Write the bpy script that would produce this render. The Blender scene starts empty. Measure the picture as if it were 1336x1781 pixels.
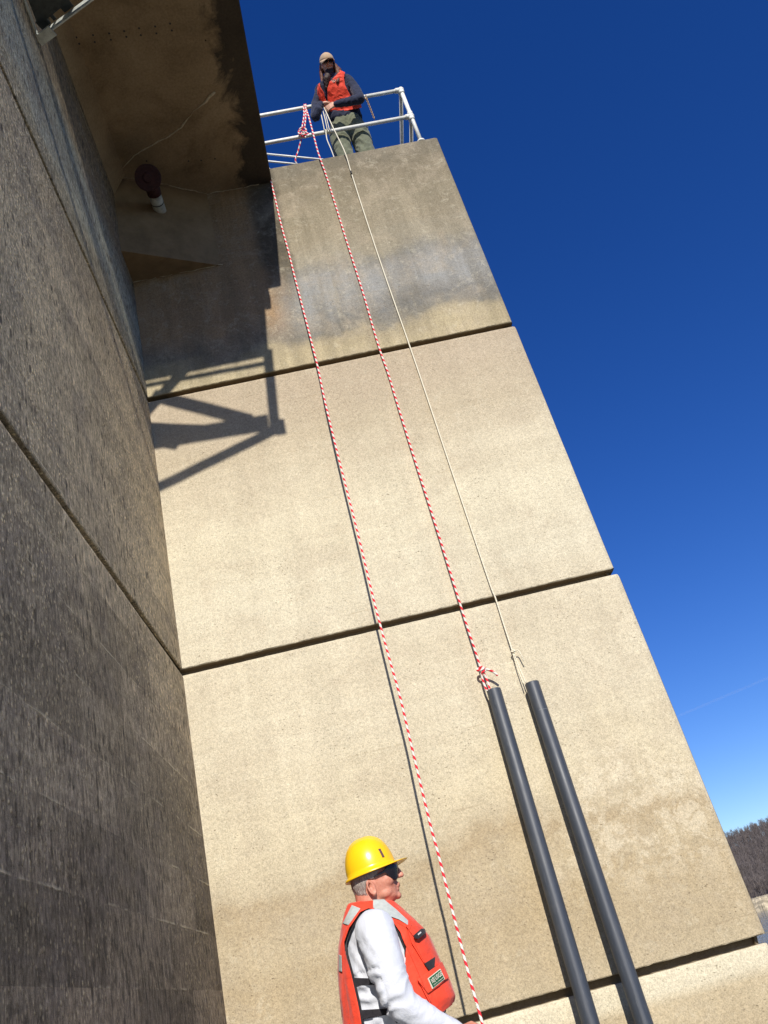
import bpy, bmesh, math, random
import numpy as np
from mathutils import Vector, Matrix, noise
random.seed(7)
R = math.radians
sc = bpy.context.scene
COL = sc.collection

# ------------------------------------------------------------------ camera
F = 1500.0; CX, CY = 668.0, 890.5                    # focal length and centre, in pixels of the 1336 x 1781 photograph
EL = R(28.7); HD = R(5.4); ROLL = math.atan2(718, 2640)
head = Vector((math.sin(HD), math.cos(HD), 0)); rt0 = Vector((math.cos(HD), -math.sin(HD), 0)); ZZ = Vector((0, 0, 1))
FW = head*math.cos(EL) + ZZ*math.sin(EL); up0 = -head*math.sin(EL) + ZZ*math.cos(EL)
UP = up0*math.cos(ROLL) + rt0*math.sin(ROLL); RT = rt0*math.cos(ROLL) - up0*math.sin(ROLL)
cam = bpy.data.cameras.new("camera"); co = bpy.data.objects.new("camera", cam); COL.objects.link(co)
cam.sensor_fit = 'VERTICAL'; cam.sensor_height = 24.0; cam.lens = F/1781*24.0
cam.clip_start = 0.05; cam.clip_end = 30000
co.matrix_world = Matrix(((RT.x, UP.x, -FW.x, 0), (RT.y, UP.y, -FW.y, 0), (RT.z, UP.z, -FW.z, 0), (0, 0, 0, 1)))
sc.camera = co
# ------------------------------------------------------------------ world, sun, exposure
SUN = Vector((0.074, -1.0, 0.68)).normalized()        # towards the sun
sun_el = math.asin(SUN.z)
w = bpy.data.worlds.new("World"); sc.world = w; w.use_nodes = True
nt = w.node_tree; nt.nodes.clear()
sky = nt.nodes.new('ShaderNodeTexSky'); sky.sky_type = 'NISHITA'; sky.sun_disc = False
sky.sun_elevation = sun_el; sky.sun_rotation = math.atan2(SUN.x, SUN.y)
sky.altitude = 2500; sky.air_density = 1.15; sky.dust_density = 0.0; sky.ozone_density = 4.5
bg = nt.nodes.new('ShaderNodeBackground'); bg.inputs[1].default_value = 0.10
ow = nt.nodes.new('ShaderNodeOutputWorld')
hs = nt.nodes.new('ShaderNodeHueSaturation'); hs.inputs['Saturation'].default_value = 1.27; hs.inputs['Value'].default_value = 1.08; hs.inputs['Hue'].default_value = .519
nt.links.new(sky.outputs[0], hs.inputs['Color']); nt.links.new(hs.outputs[0], bg.inputs[0]); nt.links.new(bg.outputs[0], ow.inputs[0])
sl = bpy.data.lights.new("sun", 'SUN'); sl.energy = 5.0; sl.angle = R(0.55); sl.color = (1.0, 0.95, 0.87)
so = bpy.data.objects.new("sun", sl); COL.objects.link(so)
so.rotation_euler = (-SUN).to_track_quat('-Z', 'Y').to_euler()
sc.view_settings.view_transform = 'Standard'; sc.view_settings.look = 'None'
sc.view_settings.gamma = 1; sc.view_settings.exposure = 0.25
sc.cycles.max_bounces = 8; sc.cycles.diffuse_bounces = 4

# ------------------------------------------------------------------ helpers
def P(x, y, Y):
    """the point at distance plane Y that stands at (x, y) of the photograph"""
    d = FW*F + RT*(x-CX) - UP*(y-CY)
    return d*(Y/d.y)
def link(o, parent=None):
    COL.objects.link(o)
    if parent is not None:
        o.parent = parent; o.matrix_parent_inverse = Matrix.Translation(-parent.location)
    return o
def tag(o, label=None, cat=None, group=None, kind=None):
    if label: o['label'] = label
    if cat: o['category'] = cat
    if group: o['group'] = group
    if kind: o['kind'] = kind
    return o
def empty(name, loc, label, cat, group=None):
    o = bpy.data.objects.new(name, None); o.location = loc; o.empty_display_size = 0.2
    COL.objects.link(o); return tag(o, label, cat, group)
def mesh(name, verts, faces, mat, parent=None, smooth=False, uv=None):
    me = bpy.data.meshes.new(name); me.from_pydata([tuple(v) for v in verts], [], faces)
    if uv is not None:
        l = me.uv_layers.new(name='UVMap')
        for i, lp in enumerate(me.loops): l.data[i].uv = uv[i]
    me.materials.append(mat)
    if smooth:
        me.shade_smooth()
    me.update()
    return link(bpy.data.objects.new(name, me), parent)
class MB:
    def __init__(s): s.v = []; s.f = []
    def add(s, v, f):
        n = len(s.v); s.v += [Vector(q) for q in v]; s.f += [tuple(n+i for i in q) for q in f]; return s
    def box(s, a, b):
        (x0, y0, z0), (x1, y1, z1) = a, b
        return s.add([(x0,y0,z0),(x1,y0,z0),(x1,y1,z0),(x0,y1,z0),(x0,y0,z1),(x1,y0,z1),(x1,y1,z1),(x0,y1,z1)],
                     [(3,2,1,0),(4,5,6,7),(0,1,5,4),(1,2,6,5),(2,3,7,6),(3,0,4,7)])
    def bar(s, a, b, wd, ht, ref=(0, 0, 1)):
        a = Vector(a); b = Vector(b); d = (b-a).normalized(); r = Vector(ref)
        u = d.cross(r); u = u.normalized() if u.length > 1e-4 else Vector((1, 0, 0)); v = u.cross(d)
        q = [p + u*i*wd/2 + v*j*ht/2 for p in (a, b) for i, j in ((-1,-1),(1,-1),(1,1),(-1,1))]
        return s.add(q, [(0,1,2,3),(7,6,5,4),(0,4,5,1),(1,5,6,2),(2,6,7,3),(3,7,4,0)])
    def tube(s, pts, r, n=12, caps=True):
        pts = [Vector(p) for p in pts]; k = len(pts)
        rr = r if isinstance(r, (list, tuple)) else [r]*k
        base = len(s.v); prev = None
        for i, p in enumerate(pts):
            t = (pts[min(i+1, k-1)] - pts[max(i-1, 0)]).normalized()
            if prev is None:
                u = t.cross(Vector((0.3, 1, 0.2))).normalized()
            else:
                u = (prev - t*prev.dot(t)).normalized()
            prev = u; v = t.cross(u)
            for j in range(n):
                a = 2*math.pi*j/n; s.v.append(p + (u*math.cos(a)+v*math.sin(a))*rr[i])
        for i in range(k-1):
            for j in range(n):
                a = base+i*n+j; b = base+i*n+(j+1) % n
                s.f.append((a, b, b+n, a+n))
        if caps:
            s.f.append(tuple(base+j for j in reversed(range(n)))); s.f.append(tuple(base+(k-1)*n+j for j in range(n)))
        return s
    def ell(s, c, r, rot=None, nu=20, nv=12):
        c = Vector(c); r = Vector((r,)*3) if not hasattr(r, '__len__') else Vector(r)
        m = rot.to_3x3() if rot is not None else Matrix.Identity(3)
        base = len(s.v); s.v.append(c + m @ Vector((0, 0, r.z)))
        for i in range(1, nv):
            th = math.pi*i/nv
            for j in range(nu):
                a = 2*math.pi*j/nu
                s.v.append(c + m @ Vector((r.x*math.sin(th)*math.cos(a), r.y*math.sin(th)*math.sin(a), r.z*math.cos(th))))
        s.v.append(c + m @ Vector((0, 0, -r.z))); last = len(s.v)-1
        for j in range(nu):
            s.f.append((base, base+1+j, base+1+(j+1) % nu))
            for i in range(nv-2):
                a = base+1+i*nu+j; b = base+1+i*nu+(j+1) % nu
                s.f.append((a, a+nu, b+nu, b))
            s.f.append((last, base+1+(nv-2)*nu+(j+1) % nu, base+1+(nv-2)*nu+j))
        return s
    def chain(s, pr, n=16):
        """rounded tapering limb through (point, radius)"""
        for i, (p, r) in enumerate(pr):
            s.ell(p, r, nu=n, nv=10)
            if i: s.tube([pr[i-1][0], p], [pr[i-1][1], r], n)
        return s
    def build(s, name, mat, parent=None, smooth=False):
        return mesh(name, s.v, s.f, mat, parent, smooth)
def baked(o, mods):
    """apply modifiers made by the callables in mods, keep the object"""
    for m in mods: m(o)
    dg = bpy.context.evaluated_depsgraph_get(); dg.update()
    me = bpy.data.meshes.new_from_object(o.evaluated_get(dg))
    o.modifiers.clear(); old = o.data; mats = list(old.materials); o.data = me
    if not len(me.materials):
        for m_ in mats: me.materials.append(m_)
    return o
def remesh(vox, it=6, fac=0.5):
    def f(o):
        m = o.modifiers.new('r', 'REMESH'); m.mode = 'VOXEL'; m.voxel_size = vox; m.use_smooth_shade = True
        if it:
            s_ = o.modifiers.new('s', 'SMOOTH'); s_.iterations = it; s_.factor = fac
    return f
def boolean(other, op):
    def f(o):
        m = o.modifiers.new('b', 'BOOLEAN'); m.operation = op; m.object = other; m.solver = 'EXACT'
    return f
def fix(o):
    bm = bmesh.new(); bm.from_mesh(o.data); bmesh.ops.recalc_face_normals(bm, faces=bm.faces); bm.to_mesh(o.data); bm.free(); return o
def kill(o):
    bpy.data.objects.remove(o, do_unlink=True)
def wrinkle(o, amp, sc_, stretch=(1, 1, 1), seed=0):
    me = o.data; n = len(me.vertices)
    nor = [v.normal.copy() for v in me.vertices]
    for i, v in enumerate(me.vertices):
        q = Vector((v.co.x*stretch[0], v.co.y*stretch[1], v.co.z*stretch[2]))*sc_ + Vector((seed, seed*.7, 0))
        h = noise.noise(q + Vector((0, 0, 1))*noise.noise(q*0.6)*1.5)
        h = 1-abs(h)*2.2
        v.co += nor[i]*amp*h
    me.update(); return o
def frustum(poly, y0, y1, name='cut'):
    """solid standing behind a photograph outline between two distances"""
    a = [P(x, y, y0) for x, y in poly]; b = [P(x, y, y1) for x, y in poly]; n = len(poly)
    area = sum(poly[i][0]*poly[(i+1) % n][1]-poly[(i+1) % n][0]*poly[i][1] for i in range(n))
    f = [tuple(range(n)), tuple(reversed(range(n, 2*n)))] + [(i, i+n, (i+1) % n+n, (i+1) % n) for i in range(n)]
    if area > 0: f = [tuple(reversed(q)) for q in f]
    me = bpy.data.meshes.new(name); me.from_pydata([tuple(v) for v in a+b], [], [tuple(q) for q in f]); me.update()
    bm = bmesh.new(); bm.from_mesh(me); bmesh.ops.recalc_face_normals(bm, faces=bm.faces); bm.to_mesh(me); bm.free()
    o = bpy.data.objects.new(name, me); COL.objects.link(o); return o

# ------------------------------------------------------------------ materials
class NT:
    def __init__(s, name, rough=0.8, spec=0.3, metal=0.0):
        s.m = bpy.data.materials.new(name); s.m.use_nodes = True; s.t = s.m.node_tree
        s.b = s.t.nodes['Principled BSDF']; s.b.inputs['Roughness'].default_value = rough
        s.b.inputs['Specular IOR Level'].default_value = spec; s.b.inputs['Metallic'].default_value = metal
    def n(s, typ, **kw):
        o = s.t.nodes.new('ShaderNode'+typ)
        for k, v in kw.items(): setattr(o, k, v)
        return o
    def l(s, a, b): s.t.links.new(a, b)
    def coord(s, scale=(1, 1, 1), out='Object'):
        c = s.n('TexCoord'); m = s.n('Mapping'); m.inputs['Scale'].default_value = scale
        s.l(c.outputs[out], m.inputs[0]); return m.outputs[0]
    def noise(s, vec, scale, detail=4, rough=0.6, dist=0.0):
        o = s.n('TexNoise'); o.inputs['Scale'].default_value = scale; o.inputs['Detail'].default_value = detail
        o.inputs['Roughness'].default_value = rough; o.inputs['Distortion'].default_value = dist
        s.l(vec, o.inputs['Vector']); return o.outputs[0]
    def voro(s, vec, scale, out='Distance', rnd=1.0):
        o = s.n('TexVoronoi'); o.inputs['Scale'].default_value = scale; o.inputs['Randomness'].default_value = rnd
        s.l(vec, o.inputs['Vector']); return o.outputs[out]
    def ramp(s, fac, stops, interp='LINEAR'):
        o = s.n('ValToRGB'); o.color_ramp.interpolation = interp; e = o.color_ramp.elements
        while len(e) > 1: e.remove(e[-1])
        for i, (p, c) in enumerate(stops):
            c = (c, c, c, 1) if not hasattr(c, '__len__') else (*c, 1)
            if i == 0: e[0].position = p; e[0].color = c
            else: x = e.new(p); x.color = c
        s.l(fac, o.inputs[0]); return o.outputs[0]
    def math(s, op, a, b=None, c=None, clamp=False):
        o = s.n('Math', operation=op, use_clamp=clamp)
        for i, q in enumerate((a, b, c)):
            if q is None: continue
            if isinstance(q, (int, float)): o.inputs[i].default_value = q
            else: s.l(q, o.inputs[i])
        return o.outputs[0]
    def mix(s, fac, a, b, typ='MIX'):
        o = s.n('MixRGB', blend_type=typ)
        for i, q in enumerate((fac, a, b)):
            if isinstance(q, (int, float)): o.inputs[i].default_value = q
            elif isinstance(q, tuple): o.inputs[i].default_value = (*q, 1)
            else: s.l(q, o.inputs[i])
        return o.outputs[0]
    def bump(s, h, strength=0.3, dist=0.01, prev=None):
        o = s.n('Bump'); o.inputs['Strength'].default_value = strength; o.inputs['Distance'].default_value = dist
        s.l(h, o.inputs['Height'])
        if prev is not None: s.l(prev, o.inputs['Normal'])
        return o.outputs[0]
    def done(s, col=None, nor=None, rough=None):
        if col is not None:
            if isinstance(col, tuple): s.b.inputs['Base Color'].default_value = (*col, 1)
            else: s.l(col, s.b.inputs['Base Color'])
        if nor is not None: s.l(nor, s.b.inputs['Normal'])
        if rough is not None: s.l(rough, s.b.inputs['Roughness'])
        return s.m
def zcoord(t, scale=(1, 1, 1)):
    c = t.n('TexCoord'); x = t.n('SeparateXYZ'); t.l(c.outputs['Object'], x.inputs[0]); return x.outputs

YW = 7.10
def mat_sunlit_concrete():
    t = NT('pale_weathered_concrete', 0.92, 0.15); v = t.coord(); xyz = zcoord(t)
    big = t.noise(v, 0.9, 5, 0.6); mid = t.noise(v, 4.0, 6, 0.65)
    wob = t.math('MULTIPLY_ADD', t.math('SUBTRACT', big, 0.5), 0.9, xyz[2])
    wob = t.math('MULTIPLY_ADD', t.math('SUBTRACT', mid, 0.5), 0.28, wob)
    # the lifts differ in colour exactly at their joints, so the joints use the true height
    zz = t.math('MULTIPLY_ADD', wob, 1/12.0, 3/12.0)
    q = lambda z: (z+3)/12.0
    stops = [(-3, (.33,.27,.17)), (-1.0, (.42,.34,.215)), (-.55, (.44,.35,.22)), (-.42, (.50,.42,.28)), (-.1, (.45,.365,.235)),
             (.35, (.43,.34,.21)), (.62, (.47,.385,.25)), (.85, (.42,.33,.205)), (1.0, (.52,.44,.30)), (1.25, (.58,.50,.345)), (1.9, (.61,.54,.395)), (2.6, (.59,.52,.38)),
             (3.2, (.61,.55,.41)), (3.9, (.62,.555,.405)), (4.5, (.58,.51,.37)), (5.0, (.48,.405,.285)), (5.5, (.45,.37,.265)), (5.72, (.44,.36,.255))]
    low = t.ramp(zz, [(q(z), c) for z, c in stops])
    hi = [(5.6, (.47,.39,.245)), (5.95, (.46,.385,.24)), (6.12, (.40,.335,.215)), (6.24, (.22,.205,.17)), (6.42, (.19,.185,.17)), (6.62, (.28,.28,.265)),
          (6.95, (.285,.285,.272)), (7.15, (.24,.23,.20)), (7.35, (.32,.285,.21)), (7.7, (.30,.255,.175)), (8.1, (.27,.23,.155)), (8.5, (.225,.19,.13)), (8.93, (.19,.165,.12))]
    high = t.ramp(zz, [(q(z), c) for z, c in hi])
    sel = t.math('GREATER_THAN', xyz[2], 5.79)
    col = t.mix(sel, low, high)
    low3 = t.math('LESS_THAN', t.math('MULTIPLY_ADD', t.math('SUBTRACT', mid, .5), .05, xyz[2]), -.27)
    lo3 = t.ramp(zz, [(q(-3), (.34,.27,.17)), (q(-1.2), (.44,.36,.23)), (q(-.7), (.46,.37,.235)), (q(-.5), (.50,.41,.265))])
    lo3 = t.mix(t.ramp(t.math('MULTIPLY_ADD', xyz[2], 1.0, 1.0), [(.52, 0), (.60, 1)]), lo3, (.66,.59,.43))
    col = t.mix(low3, col, lo3)
    # brown water stain where the slab shelters the wall
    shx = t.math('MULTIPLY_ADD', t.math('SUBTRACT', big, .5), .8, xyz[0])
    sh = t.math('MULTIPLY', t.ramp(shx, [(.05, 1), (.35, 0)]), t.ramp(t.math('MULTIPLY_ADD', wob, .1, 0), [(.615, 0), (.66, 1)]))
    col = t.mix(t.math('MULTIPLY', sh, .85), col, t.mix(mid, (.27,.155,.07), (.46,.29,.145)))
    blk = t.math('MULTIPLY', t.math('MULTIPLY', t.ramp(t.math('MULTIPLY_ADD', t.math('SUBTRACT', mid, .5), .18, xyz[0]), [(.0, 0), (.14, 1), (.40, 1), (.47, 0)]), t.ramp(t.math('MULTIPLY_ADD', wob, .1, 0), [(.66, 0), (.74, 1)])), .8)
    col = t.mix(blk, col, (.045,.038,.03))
    # thin form-board lines, broken
    fr_ = t.math('FRACT', t.math('MULTIPLY', t.math('MULTIPLY_ADD', t.math('SUBTRACT', mid, .5), .03, t.math('ADD', xyz[2], 1.3)), 1/.61))
    fl2 = t.math('MULTIPLY', t.ramp(fr_, [(0, 1), (.016, 0), (.986, 0), (1, 1)]), t.ramp(t.noise(t.coord((1.4, 1, 2.4)), 1.7, 4, .75), [(.5, 0), (.62, 1)]))
    col = t.mix(t.math('MULTIPLY', fl2, .35), col, (.27,.20,.12))
    # rain streaks and grime
    vs = t.coord((5, 5, 0.35)); st = t.noise(vs, 1.0, 6, 0.7, 0.3)
    hz = t.ramp(xyz[2], [(0, 0), (1, 1)])
    amt = t.math('MULTIPLY', t.math('SUBTRACT', t.ramp(st, [(.42, 1), (.62, 0)]), 0.0), t.math('MULTIPLY_ADD', sel, 0.26, 0.10))
    col = t.mix(amt, col, (.10, .085, .055))
    st2 = t.noise(t.coord((9, 9, .5)), 1.0, 5, .7)
    col = t.mix(t.math('MULTIPLY', t.ramp(st2, [(.6, 0), (.72, 1)]), t.math('MULTIPLY', sel, .35)), col, (.36,.31,.2))
    # rusty run below the slab edge, soft dark lines of the form boards
    vb = t.coord((.5, .5, 1)); bd = t.noise(t.coord((0.25, 0.25, 7.0)), 1.0, 4, 0.7)
    col = t.mix(t.math('MULTIPLY', t.ramp(bd, [(.42, 1), (.6, 0)]), .10), col, (.28,.215,.13))
    blot = t.noise(v, 2.3, 7, 0.7, 0.6)
    col = t.mix(t.math('MULTIPLY', t.ramp(blot, [(.48, 0), (.66, 1)]), .38), col, (.42,.35,.25))
    blot2 = t.noise(t.coord((1.0, 1.0, 1.1)), 9.5, 6, 0.75, 0.4)
    col = t.mix(t.math('MULTIPLY', t.ramp(blot2, [(.55, 0), (.66, 1)]), .20), col, (.66,.60,.45))
    er = t.math('MULTIPLY', t.ramp(t.math('MULTIPLY_ADD', xyz[0], .4, 0), [(.4, 0), (.62, 1)]), t.ramp(t.math('MULTIPLY_ADD', wob, .5, 0), [(.05, 0), (.25, 1), (.60, 1), (.72, 0)]))
    col = t.mix(t.math('MULTIPLY', er, t.math('MULTIPLY', t.ramp(t.noise(v, 6, 8, .75, .5), [(.46, 0), (.56, 1)]), .42)), col, (.70,.62,.46))
    grain = t.noise(v, 115, 4, 0.8)
    g2 = t.noise(v, 42, 6, 0.8)
    col = t.mix(1.0, col, t.ramp(grain, [(.3, .58), (.5, .98), (.72, 1.28)]), 'MULTIPLY')
    col = t.mix(1.0, col, t.ramp(g2, [(.32, .80), (.55, 1.02), (.75, 1.1)]), 'MULTIPLY')
    col = t.mix(t.math('MULTIPLY', t.math('GREATER_THAN', xyz[1], YW+.02), .75), col, (.14,.095,.05))  # joint recesses darkened in the colour to stand for their shade
    # bug holes and dark specks
    pv = t.n('TexVoronoi'); pv.inputs['Scale'].default_value = 9.0
    t.l(t.mix(.035, t.coord((1, 1, 1.8)), t.n('TexNoise').outputs[1]), pv.inputs['Vector'])
    sel1 = t.ramp(pv.outputs['Color'], [(.56, 0), (.60, 1)])
    pit = t.math('MULTIPLY', t.ramp(pv.outputs['Distance'], [(.05, 1), (.10, 0)]), sel1)
    pv2 = t.n('TexVoronoi'); pv2.inputs['Scale'].default_value = 27.0; t.l(t.coord((1, 1, 1.3)), pv2.inputs['Vector'])
    pit2 = t.math('MULTIPLY', t.ramp(pv2.outputs['Distance'], [(.12, 1), (.20, 0)]), t.ramp(pv2.outputs['Color'], [(.52, 0), (.56, 1)]))
    pit3 = t.math('MAXIMUM', pit, t.math('MULTIPLY', pit2, .8))
    pit3 = t.math('MULTIPLY', pit3, t.ramp(t.noise(v, 2.1, 6, .75, .5), [(.46, .12), (.64, 1)]))
    col = t.mix(t.math('MULTIPLY', pit3, .75), col, (.13,.095,.05))
    # hairline cracks, lime marks
    ck = t.voro(t.mix(.12, v, t.n('TexNoise').outputs[1]), 0.55, 'Distance')
    hgt = t.math('SUBTRACT', t.math('ADD', t.math('MULTIPLY', grain, .5), t.math('MULTIPLY', g2, .9)), t.math('MULTIPLY', pit3, 1.2))
    n1 = t.bump(hgt, 0.55, 0.006)
    return t.done(col, t.bump(mid, .25, .03, n1))
def mat_shaded_wall():
    t = NT('dark_streaked_concrete', 0.9, 0.2); v = t.coord(); xyz = zcoord(t)
    big = t.noise(v, 0.8, 5, 0.6); wob = t.math('MULTIPLY_ADD', t.math('SUBTRACT', big, .5), 1.0, xyz[2])
    zz = t.math('MULTIPLY_ADD', wob, 1/12.0, 3/12.0); q = lambda z: (z+3)/12.0
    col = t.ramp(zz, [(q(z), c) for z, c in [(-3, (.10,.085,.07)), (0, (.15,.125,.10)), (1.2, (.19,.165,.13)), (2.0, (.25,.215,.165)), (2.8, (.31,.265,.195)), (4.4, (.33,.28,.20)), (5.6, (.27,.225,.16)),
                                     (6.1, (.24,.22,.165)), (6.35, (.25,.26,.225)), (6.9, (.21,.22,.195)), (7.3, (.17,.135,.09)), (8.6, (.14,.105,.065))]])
    # run-down streaks: strong low on the wall
    st = t.noise(t.coord((24, 24, 4.6)), 1.0, 8, .8, 1.2)
    lowmask = t.ramp(t.math('MULTIPLY_ADD', xyz[2], 1/6.0, 0.0), [(.0, 1), (.55, .25), (.8, .12)])
    patch = t.ramp(t.noise(t.coord((1, .7, 3.0)), 1.9, 6, .75, .4), [(.40, .1), (.58, 1)])
    sm = t.math('MULTIPLY', t.math('MULTIPLY', t.ramp(st, [(.44, 1), (.54, 0)]), lowmask), patch)
    col = t.mix(sm, col, (.032,.027,.023))
    st3 = t.noise(t.coord((50, 50, 3.5)), 1.0, 6, .7, .3)
    col = t.mix(t.math('MULTIPLY', t.ramp(st3, [(.60, 0), (.68, 1)]), t.math('MULTIPLY_ADD', lowmask, .35, .15)), col, (.42,.36,.26))
    fl_ = t.math('FLOOR', t.math('MULTIPLY', t.math('ADD', xyz[2], 1.105), 1/.36)); wn_ = t.n('TexWhiteNoise', noise_dimensions='2D')
    cb = t.n('CombineXYZ'); t.l(fl_, cb.inputs[0]); t.l(t.math('FLOOR', t.math('ADD', t.math('MULTIPLY', xyz[1], .8), t.math('MULTIPLY', fl_, .37))), cb.inputs[1]); t.l(cb.outputs[0], wn_.inputs['Vector'])
    col = t.mix(t.ramp(t.math('MULTIPLY_ADD', xyz[2], 1/6.0, 0.0), [(.1, 1), (.5, .35)]), col, t.mix(1.0, col, t.ramp(wn_.outputs['Value'], [(0, .55), (1, 1.3)]), 'MULTIPLY'))
    bl = t.noise(v, 2.6, 6, .7, .5)
    col = t.mix(t.math('MULTIPLY', t.ramp(bl, [(.5, 0), (.65, 1)]), .5), col, (.13,.115,.105))
    bt = t.noise(t.coord((0.3, 0.3, 5.0)), 1.0, 4, .7)
    col = t.mix(t.math('MULTIPLY', t.ramp(bt, [(.52, 0), (.62, 1)]), .35), col, (.11,.095,.085))
    # aggregate showing: pale and dark grains
    agv = t.n('TexVoronoi'); agv.inputs['Scale'].default_value = 46; t.l(t.mix(.02, t.coord((1, 1, .75)), t.n('TexNoise').outputs[1]), agv.inputs['Vector'])
    sep = t.n('SeparateColor'); t.l(agv.outputs['Color'], sep.inputs[0])
    clump = t.ramp(t.noise(v, 11, 5, .75), [(.38, .25), (.6, 1)])
    ag = t.math('MULTIPLY', t.math('MULTIPLY', t.ramp(sep.outputs[0], [(.60, 0), (.80, 1)]), t.ramp(agv.outputs['Distance'], [(.22, 1), (.5, 0)])), clump)
    hm = t.ramp(t.math('MULTIPLY_ADD', xyz[2], 1/8.0, 0.0), [(.0, .25), (.15, .35), (.35, .9), (.72, 1), (.80, .3)])
    fs = t.noise(t.coord((38, 38, 13)), 1.0, 6, .8, .4)
    col = t.mix(1.0, col, t.ramp(fs, [(.36, .42), (.5, .92), (.62, 1.45)]), 'MULTIPLY')
    col = t.mix(t.math('MULTIPLY', ag, t.math('MULTIPLY', hm, .9)), col, (.72,.62,.43))
    fk = t.n('TexVoronoi'); fk.inputs['Scale'].default_value = 1.0; t.l(t.mix(.35, t.coord((34, 34, 15)), t.n('TexNoise').outputs[1]), fk.inputs['Vector'])
    sp3 = t.n('SeparateColor'); t.l(fk.outputs['Color'], sp3.inputs[0])
    ag3 = t.math('MULTIPLY', t.math('MULTIPLY', t.ramp(sp3.outputs[2], [(.70, 0), (.78, 1)]), t.ramp(fk.outputs['Distance'], [(.18, 1), (.36, 0)])), t.ramp(t.noise(v, 5, 5, .7), [(.42, .1), (.58, 1)]))
    col = t.mix(t.math('MULTIPLY', ag3, t.math('MULTIPLY', hm, .7)), col, (.36,.32,.24))
    dk3 = t.math('MULTIPLY', t.math('MULTIPLY', t.ramp(sp3.outputs[1], [(.70, 0), (.78, 1)]), t.ramp(fk.outputs['Distance'], [(.25, 1), (.5, 0)])), t.ramp(t.noise(v, 4, 5, .7), [(.42, .1), (.55, 1)]))
    col = t.mix(t.math('MULTIPLY', dk3, .8), col, (.03,.027,.024))
    agd = t.math('MULTIPLY', t.ramp(sep.outputs[1], [(.0, 1), (.30, 0)]), t.ramp(agv.outputs['Distance'], [(.3, 1), (.55, 0)]))
    col = t.mix(t.math('MULTIPLY', agd, .6), col, (.05,.042,.035))
    # lime lines along the form-board joints
    wn = t.noise(v, 5, 5, .7)
    hline = t.math('FRACT', t.math('MULTIPLY', t.math('MULTIPLY_ADD', t.math('SUBTRACT', wn, .5), .022, t.math('ADD', xyz[2], 1.105)), 1/.36))
    ln = t.ramp(hline, [(0, 1), (.035, 0), (.98, 0), (1, 1)])
    brk = t.ramp(t.noise(t.coord((1, 1.2, 2.0)), 1.6, 4, .75), [(.5, 0), (.62, 1)])
    lm = t.math('MULTIPLY', t.math('MULTIPLY', ln, brk), .65)
    col = t.mix(lm, col, (.50,.45,.34))
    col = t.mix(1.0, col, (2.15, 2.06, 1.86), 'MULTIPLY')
    col = t.mix(t.math('MULTIPLY', t.math('LESS_THAN', xyz[0], -1.393), .93), col, (.035,.026,.016))  # dark tone in the joint recesses deepens their shade by colour
    fine = t.noise(v, 90, 3, .8)
    hgt = t.math('ADD', t.math('MULTIPLY', st, .6), t.math('MULTIPLY', fine, .5))
    hgt = t.math('ADD', hgt, t.math('MULTIPLY', ag, .9))
    hgt = t.math('ADD', hgt, t.math('MULTIPLY', fs, 1.2))
    n1 = t.bump(hgt, 1.0, .016)
    return t.done(col, t.bump(t.math('ADD', t.noise(v, 9, 6, .7), lm), .6, .03, n1))
def mat_soffit():
    t = NT('brown_stained_concrete', 0.9, 0.15); v = t.coord(); xyz = zcoord(t)
    n = t.noise(v, 1.3, 6, .65, .4)
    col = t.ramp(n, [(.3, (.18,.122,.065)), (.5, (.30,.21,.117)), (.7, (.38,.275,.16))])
    # black mould along the outer edge
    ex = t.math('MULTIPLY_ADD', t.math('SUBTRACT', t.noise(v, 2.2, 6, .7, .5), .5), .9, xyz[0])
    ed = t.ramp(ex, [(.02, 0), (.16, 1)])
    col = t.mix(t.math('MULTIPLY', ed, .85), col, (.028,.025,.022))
    g = t.noise(v, 40, 4, .8)
    col = t.mix(1.0, col, t.ramp(g, [(.3, .8), (.7, 1.2)]), 'MULTIPLY')
    pv = t.n('TexVoronoi'); pv.inputs['Scale'].default_value = 3.2; t.l(v, pv.inputs['Vector'])
    col = t.mix(t.math('MULTIPLY', t.ramp(pv.outputs['Distance'], [(.02, 1), (.035, 0)]), t.ramp(pv.outputs['Color'], [(.4, 0), (.45, 1)])), col, (.03,.02,.012))
    return t.done(col, t.bump(g, .4, .006))
def mat_plain(name, col, rough=.6, spec=.4, metal=0., nscale=40, var=.15, bump=.15, bdist=.003, stretch=(1, 1, 1)):
    t = NT(name, rough, spec, metal); v = t.coord(stretch); n = t.noise(v, nscale, 4, .7)
    a = tuple(c*(1-var) for c in col); b = tuple(min(1, c*(1+var)) for c in col)
    return t.done(t.ramp(n, [(.3, a), (.7, b)]), t.bump(n, bump, bdist) if bump else None)
def mat_rail():
    t = NT('painted_rail', .45, .5); v = t.coord(); n = t.noise(v, 9, 6, .75)
    c = t.ramp(n, [(.35, (.60,.60,.53)), (.58, (.78,.77,.69)), (.66, (.74,.73,.64)), (.72, (.30,.24,.16))])
    return t.done(c, t.bump(n, .1, .003))
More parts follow.
